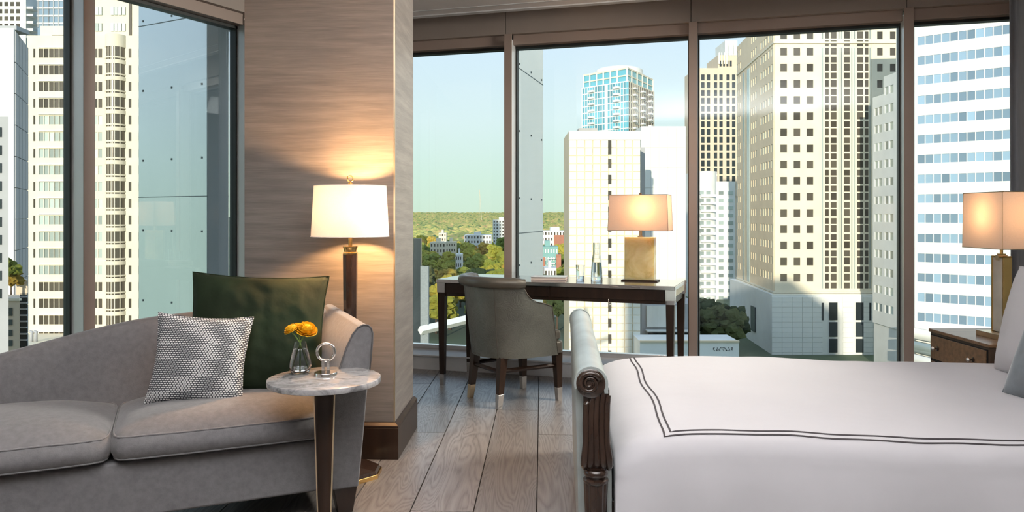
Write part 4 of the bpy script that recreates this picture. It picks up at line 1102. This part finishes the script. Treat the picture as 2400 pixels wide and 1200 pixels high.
# --- small white apartment block
t = bthing('white_apartment_block', 'white apartment block with small pale windows in front of the far tan tower')
Y = 300.
MB().box(PX(1630, Y), PX(1680, Y), Y, Y+20, GZ, PZ(402, Y)).build('building_body', M['white_stone'], t)
MB().lathe([(4.4, 0), (4.4, PZ(402, Y)-GZ)], 24).build('round_corner', M['white_stone'], t, loc=(PX(1654, Y), Y+1.5, GZ), auto=True)
MB().box(PX(1680, Y), PX(1730, Y), Y+4, Y+20, GZ, PZ(424, Y)).build('building_wing', M['white_stone'], t)
for q in range(15):
    for p, w_ in ((1690, 11), (1712, 13)):
        piece('window', M['g_pale'], t, (PX(p, Y+4), Y+3.95, PZ(452+17.6*q, Y+4)), (w_*Y/1800, .3, 1.3))
    piece('balcony_band', M['white_stone'], t, ((PX(1638, Y)+PX(1672, Y))/2, Y-3.2, PZ(459+17.6*q, Y)), (5.6, 1.2, 1.0))
    for p in (1645, 1660):
        piece('window', M['g_pale'], t, (PX(p, Y-3), Y-2.95, PZ(452+17.6*q, Y)), (1.5, .4, 1.4))

def skew(px0, px1, Y, dep, z0, z1): return MB().prism([(PX(px0, Y), Y), (PX(px1, Y), Y), (PX(px1-.5, Y+dep), Y+dep), (PX(px0, Y+dep), Y+dep)], z0, z1)
# --- left: cream hotel tower
t = bthing('cream_hotel_tower', 'cream hotel tower with long window bands and a rounded glazed bay')
Y = 180.; k = Y/1800; xl = PX(66, Y); xr = PX(408, Y)
zt5 = PZ(84, Y)
MB().box(xl, xr, Y, Y+30, GZ, zt5).build('tower_body', M['cream'], t)
spans = [(80, 84.5)]+[(93+12*i, 103.5+12*i) for i in range(5)]+[(220, 230), (232, 241)]+[(303, 309.5), (326, 331)]+[(338+12.2*i, 349+12.2*i) for i in range(4)]+[(392, 403)]
cols = [((p-66)*k, (q-66)*k) for p, q in spans]
rows = [(PZ(136+39*q, Y), PZ(115+39*q, Y)) for q in range(18)]
facade(t, (xl, Y), (xr, Y), PZ(810, Y), zt5, cols, rows, M['cream'], lambda c, r: M['g_pale'] if 3 < r < 14 and c not in (0, 8, 9) else M['g_dark'], .3)
for q in range(18):
    for p, w in ((92, 153), (338, 392)):
        piece('ledge', M['white_stone'], t, ((PX(p, Y)+PX(w, Y))/2, Y-.45, PZ(112.5+39*q, Y)), ((w-p)*k, .5, .12))
# rounded bay
bx = PX(273, Y); 
MB().lathe([(2.1, PZ(810, Y)), (2.1, PZ(100, Y))], 24).build('bay_glass', M['g_dark'], t, loc=(bx, Y-.2, 0), auto=True)
for q in range(18):
    for a_, b__ in ((104+39*q, 113+39*q), (136+39*q, 139.5+39*q)):
        if a_ < 106: a_ = 84
        MB().lathe([(2.3, PZ(b__, Y)), (2.3, PZ(a_, Y))], 20).build('bay_band', M['cream'], t, loc=(bx, Y-.2, 0), auto=True)
for a_ in (200, 225, 250, 270, 290, 320):
    piece('bay_mullion', M['cream'], t, (bx+2.15*cos(R(a_)), Y-.2+2.15*sin(R(a_)), (PZ(810, Y)+PZ(100, Y))/2), (.16, .16, PZ(100, Y)-PZ(810, Y)))
# upper set back storeys
MB().box(PX(178, Y), PX(328, Y), Y+3, Y+25, zt5, PZ(-60, Y)).build('upper_storeys', M['cream'], t)
for q in range(4):
    for p in (222, 230, 238, 266, 275, 284, 293):
        piece('upper_window', M['g_pale'], t, (PX(p-2, Y+3), Y+2.9, PZ(60-38*q+4, Y+3)), (.72, .3, 1.9))
piece('upper_window', M['g_dark'], t, (PX(306, Y+3), Y+2.9, PZ(40, Y)), (.6, .3, 9))
MB().box(PX(346, Y), PX(430, Y), Y+2, Y+20, zt5, PZ(52, Y)).build('right_step', M['cream'], t)
MB().box(PX(82, Y), PX(178, Y), Y+2, Y+20, zt5, PZ(56, Y)).build('left_step', M['cream'], t)
MB().box(PX(112, Y), PX(150, Y), Y+1.6, Y+2, PZ(82, Y), PZ(78, Y)).build('vent_slot', M['g_dark'], t)
# podium roof with ducts
MB().box(PX(-40, 165), PX(330, 165), 150, 180, GZ, PZ(806, 165)).build('podium_roof', M['cream'], t)
for i, p in enumerate((74, 84)):
    MB().tube([(PX(p, 168), 168, PZ(806, 165)+.0), (PX(p, 168), 168, PZ(790, 165)), (PX(p-1, 168)+.2, 168, PZ(783, 165)), (PX(p-4, 168), 168, PZ(782, 165))], .35, 8).build('roof_duct', M['grey_stone'], t, smooth=True)
# white slab left of it
t = bthing('bright_slab_tower', 'bright blank white slab tower at the left edge with its shaded flank coloured grey')
MB().prism([(PX(-90, 110), 110), (PX(32, 110), 110), (PX(64, 122), 122), (PX(-60, 135), 135)], GZ, PZ(66, 110)).build('tower_body', M['white_stone'], t)
for i in range(4):
    a_ = Vector((PX(32, 110), 110, 0)).lerp(Vector((PX(64, 122), 122, 0)), .12+.24*i)
    for j in range(12):
        piece('shaded_flank_panel', M['grey_stone'], t, (a_.x+.1, a_.y-.0, PZ(66, 110)-.4-2.2-4.5*j), (2.8, .3, 4.4), atan2(12, PX(64, 122)-PX(32, 110)))  # grey panels paint the shade on the side turned from the sun
MB().box(PX(-40, 110), PX(28, 110), 111, 114, PZ(66, 110), PZ(56, 110)).build('roof_plant', M['grey_stone'], t)
t = bthing('grey_corner_block', 'narrow grey block cut by the left edge of the view')
Y = 88.
skew(-120, 20, Y, 4, GZ, PZ(273, Y)).build('building_body', M['grey_stone'], t)
for j in range(10): piece('window', M['g_deep'], t, (PX(-2, Y), Y-.02, PZ(310+42*j, Y)), (.6, .2, 1.1))
t = bthing('beige_low_building', 'low beige building with four windows in a column at the lower left')
Y = 98.
skew(-100, 46, Y, 5, GZ, PZ(700, Y)).build('building_body', M['far_tan'], t)
MB().box(PX(-100, Y), PX(47, Y), Y-.2, Y+.3, PZ(705, Y), PZ(699, Y)).build('parapet', M['cream'], t)
for j, (a_, b__) in enumerate(((721, 740), (749, 762), (773, 787), (797, 811))):
    for p, q_ in ((4, 15.5), (17, 29.5)):
        piece('window', M['g_deep'], t, (PX((p+q_)/2, Y), Y-.02, PZ((a_+b__)/2, Y)), ((q_-p)*Y/1800, .2, (b__-a_)*Y/1800))
t = bthing('glass_stair_tower', 'narrow dark glazed stair tower beside the cream hotel tower')
Y = 104.
skew(46.5, 64, Y, 1.8, GZ, PZ(690, Y)).build('glass_shaft', M['g_deep'], t)
for j in range(8): piece('floor_band', M['grey_stone'], t, (PX(55, Y), Y-.05, PZ(695+14.5*j, Y)), (1.06, .3, .2))
skew(38, 65, Y+2, 2, GZ, PZ(660, Y)).build('shaft_wall', M['far_tan'], t)
t = bthing('balcony_tower', 'distant white tower with rows of windows at the upper left corner')
Y = 260.
MB().box(PX(-120, Y), PX(62, Y), Y, Y+20, GZ, PZ(-80, Y)).build('tower_body', M['white_stone'], t)
cols = [(1.0+2.0*i, 2.3+2.0*i) for i in range(12)]
facade(t, (PX(-120, Y), Y), (PX(62, Y), Y), PZ(110, Y), PZ(-80, Y), cols, [(PZ(15+17*q, Y), PZ(5+17*q, Y)) for q in range(-3, 5)], M['white_stone'], M['g_dark'], .3)
for q in range(5): piece('balcony', M['white_stone'], t, (PX(66, Y), Y+2, PZ(18+17*q, Y)), (3.4, 4, .8))
t = bthing('blue_glass_tower', 'distant dark blue glass tower above the cream hotel')
Y = 250.
MB().box(PX(88, Y), PX(215, Y), Y, Y+20, GZ, PZ(-60, Y)).build('tower_body', M['g_blue'], t)
for q in range(7): piece('floor_band', M['white_stone'], t, (PX(150, Y), Y-.1, PZ(55-18*q, Y)), (17.5, .3, .5))
for q in range(11): piece('mullion', M['grey_stone'], t, (PX(90+12*q, Y), Y-.15, PZ(0, Y)), (.25, .2, 18))
t = bthing('grey_glass_tower', 'grey glass tower peeping over the cream hotel right step')
Y = 230.
MB().box(PX(325, Y), PX(400, Y), Y, Y+20, GZ, PZ(9, Y)).build('tower_body', M['g_dark'], t)
for q in range(5): piece('floor_band', M['grey_stone'], t, (PX(362, Y), Y-.1, PZ(18+13*q, Y)), (9.6, .3, .4))
for q in range(7): piece('mullion', M['grey_stone'], t, (PX(328+11*q, Y), Y-.15, PZ(40, Y)), (.3, .2, 9))

# --- metal fins of the hotel itself, outside the glass
def fin(name, label, org, dirv, L, th, z0, z1):
    f_ = thing(name, label, 'fin', (org.x, org.y, 0), atan2(dirv.y, dirv.x))
    MB().box(0, L, -th/2, th/2, z0, z1).build('fin_body', M['ext_panel'], f_, bevel=.01)
    for i in range(5):
        zz = z1-.33-i*1.35
        piece('panel_joint', M['joint'], f_, (L/2, 0, zz), (L*.99, th+.004, .006))
    bt = MB()
    for i in range(14):
        for sx_ in (.06, L-.06):
            for sy_ in (-1, 1): bt.lathe([(.008, 0), (.008, .006)], 8, (0, 0, 0))
    bt = MB()
    for i in range(12):
        for xx in (.06, L*.5, L-.06):
            for sg in (-1, 1): bt.box(xx-.006, xx+.006, min(0, sg)*(th/2+.004)+max(0, sg)*(th/2-.001), min(0, sg)*(th/2-.001)+max(0, sg)*(th/2+.004), z1-.3-i*.55, z1-.285-i*.55)
    bt.build('rivet_row', M['joint'], f_)
    return f_
pp = GA+GU*.695+GN*.06
fin('facade_fin', 'pale metal facade fin outside the window behind the desk', Vector((pp.x+.0, pp.y, 0)), GN, .90, .10, -6, 2.75)
pp = LA+LU*(-.12)+LN*.34
fin('facade_fin', 'broad blue grey metal fin outside the left window', pp, LN, .80, .20, -6, 3.04)
# white beam and grey post below window one
t = thing('terrace_beam', 'white sloping terrace beam on a grey post, low outside the window beside the pillar', 'beam')
MB().tube([(PX(985, 60), 60, PZ(775, 60)), (PX(1130, 64), 64, PZ(740, 64))], .36, 4).build('beam', M['white_stone'], t)
MB().box(PX(984, 60), PX(1003, 60), 60.4, 61, GZ, PZ(625, 60)).build('post', M['joint'], t)
MB().box(PX(965, 60), PX(984, 60), 61, 61.3, GZ, PZ(560, 60)).build('dark_glazing', M['g_deep'], t)

# --- low buildings in the woods
FOOT = []
def block(name, label, px0, px1, py0, Y, dep, wallm, winm, nc, nr, rowh, wz=.5, cat='building'):
    t = bthing(name, label, cat)
    xa, xb = PX(px0, Y), PX(px1, Y); zt = PZ(py0, Y); w = xb-xa
    FOOT.append((xa-5.5, xb+5.5, Y-6.5, Y+dep+5.5))
    MB().box(xa, xb, Y, Y+dep, GZ, zt).build('building_body', wallm, t)
    cw = w/nc
    facade(t, (xa, Y), (xb, Y), max(GZ, zt-nr*rowh-1.2), zt, [(cw*(i+.28), cw*(i+.72)) for i in range(nc)], [(zt-.9-rowh*(q+wz), zt-.9-rowh*q) for q in range(nr)], wallm, winm, .25)
    MB().box(xa+w*.35, xa+w*.6, Y+2, Y+dep*.7, zt, zt+2.2).build('roof_plant', wallm, t)
    return t
block('white_apartment_tower', 'tall white apartment block standing out of the distant woods', 1155, 1196, 515, 610, 14, M['white_stone'], M['g_dark'], 6, 8, 2.6)
block('long_white_hall', 'long low white building among trees left of the apartment block', 1088, 1152, 551, 560, 18, M['white_stone'], M['g_dark'], 9, 2, 3.2)
block('small_beige_block', 'small beige building among the trees far left', 1028, 1046, 546, 570, 10, M['cream'], M['g_dark'], 3, 2, 3.2)
block('tan_block', 'tan building with a shaded side in the middle of the woods', 1045, 1068, 567, 420, 9, M['cream'], M['g_dark'], 4, 4, 2.9)
block('unfinished_hall', 'pale low hall with column stubs on its roof', 1008, 1044, 568, 440, 16, M['cream'], M['g_dark'], 5, 2, 3.2)
tb = block('brick_school', 'white and red brick building behind the teal roofed apartments', 1262, 1345, 541, 470, 20, M['white_stone'], M['g_dark'], 12, 3, 3.4)
MB().box(PX(1298, 469), PX(1345, 469), 468.5, 469.8, GZ, PZ(551, 469)).build('brick_wing', M['brick_red'], tb)
ta = block('teal_apartments', 'teal and brick apartment house low between the fin and the tiled building', 1262, 1308, 578, 300, 12, M['teal'], M['white_stone'], 7, 3, 3.1)
MB().box(PX(1262, 299), PX(1277, 299), 298.6, 299.6, GZ, PZ(603, 299)).build('brick_wing', M['brick_red'], ta)
MB().box(PX(1304, 299), PX(1315, 299), 298.6, 306, GZ, PZ(596, 299)).build('brick_wing', M['brick_red'], ta)
for q in range(4): piece('balcony', M['white_stone'], ta, (PX(1292, 298), 298.6, PZ(606+12*q, 298)), (3.0, 1.4, .35))
block('white_roof_house', 'small white roofed house in front of the teal apartments', 1276, 1304, 628, 250, 9, M['white_stone'], M['g_dark'], 4, 2, 3)
block('gabled_house', 'small house half hidden in the trees near the centre of the woods', 1068, 1082, 596, 330, 9, M['white_stone'], M['g_dark'], 3, 2, 3)
# radio mast
t = bthing('radio_mast', 'thin lattice radio mast on the horizon', 'mast')
Y = 2500.
for dx in (-1.6, 1.6): MB().tube([(PX(1126, Y)+dx*3, Y, GZ), (PX(1124, Y)+dx*.2, Y, PZ(445, Y))], [.9, .35], 5).build('mast_leg', M['far_tan'], t)

# --- trees
def tree_mesh(seed, n=46, r=5.2):
    random.seed(seed); mb = MB()
    for i in range(n):
        a = random.uniform(0, 2*pi); q = random.uniform(0, 1)**.6; zz = random.uniform(-.45, 1)
        rr = r*.62*q*(1-.45*abs(zz)); s = r*random.uniform(.16, .34); rr *= 1.25
        mb.ico((rr*cos(a), rr*sin(a), 8.2+zz*r*.66), s, 2, (1, 1, .8), .9, 2.9, seed+i)
    return mb.mesh('crown', M['tree'], smooth=False, fix=False)
crowns = [tree_mesh(s) for s in (3, 11, 23, 37, 51)]
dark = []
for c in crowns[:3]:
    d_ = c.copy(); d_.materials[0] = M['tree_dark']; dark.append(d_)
trunk_me = MB().lathe([(.45, 0), (.32, 3), (.28, 7.5)], 8).mesh('trunk', M['bark'], smooth=True)
TLAB = {'tree': 'leafy autumn tree in the woods below the windows', 'dark': 'dark leafy tree in shade below the windows'}
def tree(x, y, s, me, label, group, z=GZ):
    t = bpy.data.objects.new('tree', None); C.objects.link(t); t.location = (x, y, z); t.rotation_euler = (0, 0, random.uniform(0, 6.28)); t.scale = (s, s, s*random.uniform(.9, 1.15))
    t['label'] = label; t['category'] = 'tree'
    if group: t['group'] = group
    for nm, m_ in (('crown', me), ('trunk', trunk_me)):
        o = bpy.data.objects.new(nm, m_); C.objects.link(o); o.parent = t
    return t
random.seed(5)
n = 0; Yt = 205.
while n < 290 and Yt < 640:
    st_ = 9.5+Yt*.008
    x = -.135*Yt-6; xe = .078*Yt+4
    while x < xe and n < 290:
        tx, ty = x+random.uniform(-3, 3), Yt+random.uniform(-4, 4)
        if random.random() < .93 and not any(f[0] < tx < f[1] and f[2] < ty < f[3] for f in FOOT):
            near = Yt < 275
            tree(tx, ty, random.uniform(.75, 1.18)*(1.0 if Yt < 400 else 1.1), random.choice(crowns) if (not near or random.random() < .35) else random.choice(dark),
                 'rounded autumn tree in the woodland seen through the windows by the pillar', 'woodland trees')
            n += 1
        x += st_*random.uniform(.85, 1.25)
    Yt += st_*.95
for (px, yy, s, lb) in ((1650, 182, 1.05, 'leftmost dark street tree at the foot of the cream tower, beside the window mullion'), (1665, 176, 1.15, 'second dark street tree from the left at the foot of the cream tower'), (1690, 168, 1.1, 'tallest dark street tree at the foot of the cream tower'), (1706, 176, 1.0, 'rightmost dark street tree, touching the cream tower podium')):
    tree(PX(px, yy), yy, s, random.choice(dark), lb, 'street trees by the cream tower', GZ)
for i, (px, yy, s, lb) in enumerate(((8, 99, .42, 'small tree on the roof terrace of the low beige building, the left one'), (26, 100, .32, 'small tree on the roof terrace of the low beige building, the right one'))):
    tree(PX(px, yy+4), yy+4, s, crowns[i], lb, None, PZ(700, 98)-.6)
# woodland beyond: too many trees to count
def forest(u, v):
    y = 650*exp(v*2.3); x = (-.32+.64*u)*y
    cell = 14
    h = N.noise(Vector((x/cell, y/cell, 0)))*7+N.noise(Vector((x/5.5, y/5.5, 4)))*2.2
    hill = max(0, (y-2200)/4000)*26+5*N.noise(Vector((x/700, y/900, 9)))*min(1, y/2500)
    if v < .01: return (x, y, GZ)
    return (x, y, GZ+11+h*(1 if y < 2500 else 1.6)+hill*1.6)
fo = MB().grid(420, 420, forest).build('woodland', M['forest'], smooth=True)
tag(fo, 'autumn woodland rolling to the horizon beyond the houses', 'woodland', kind='stuff')
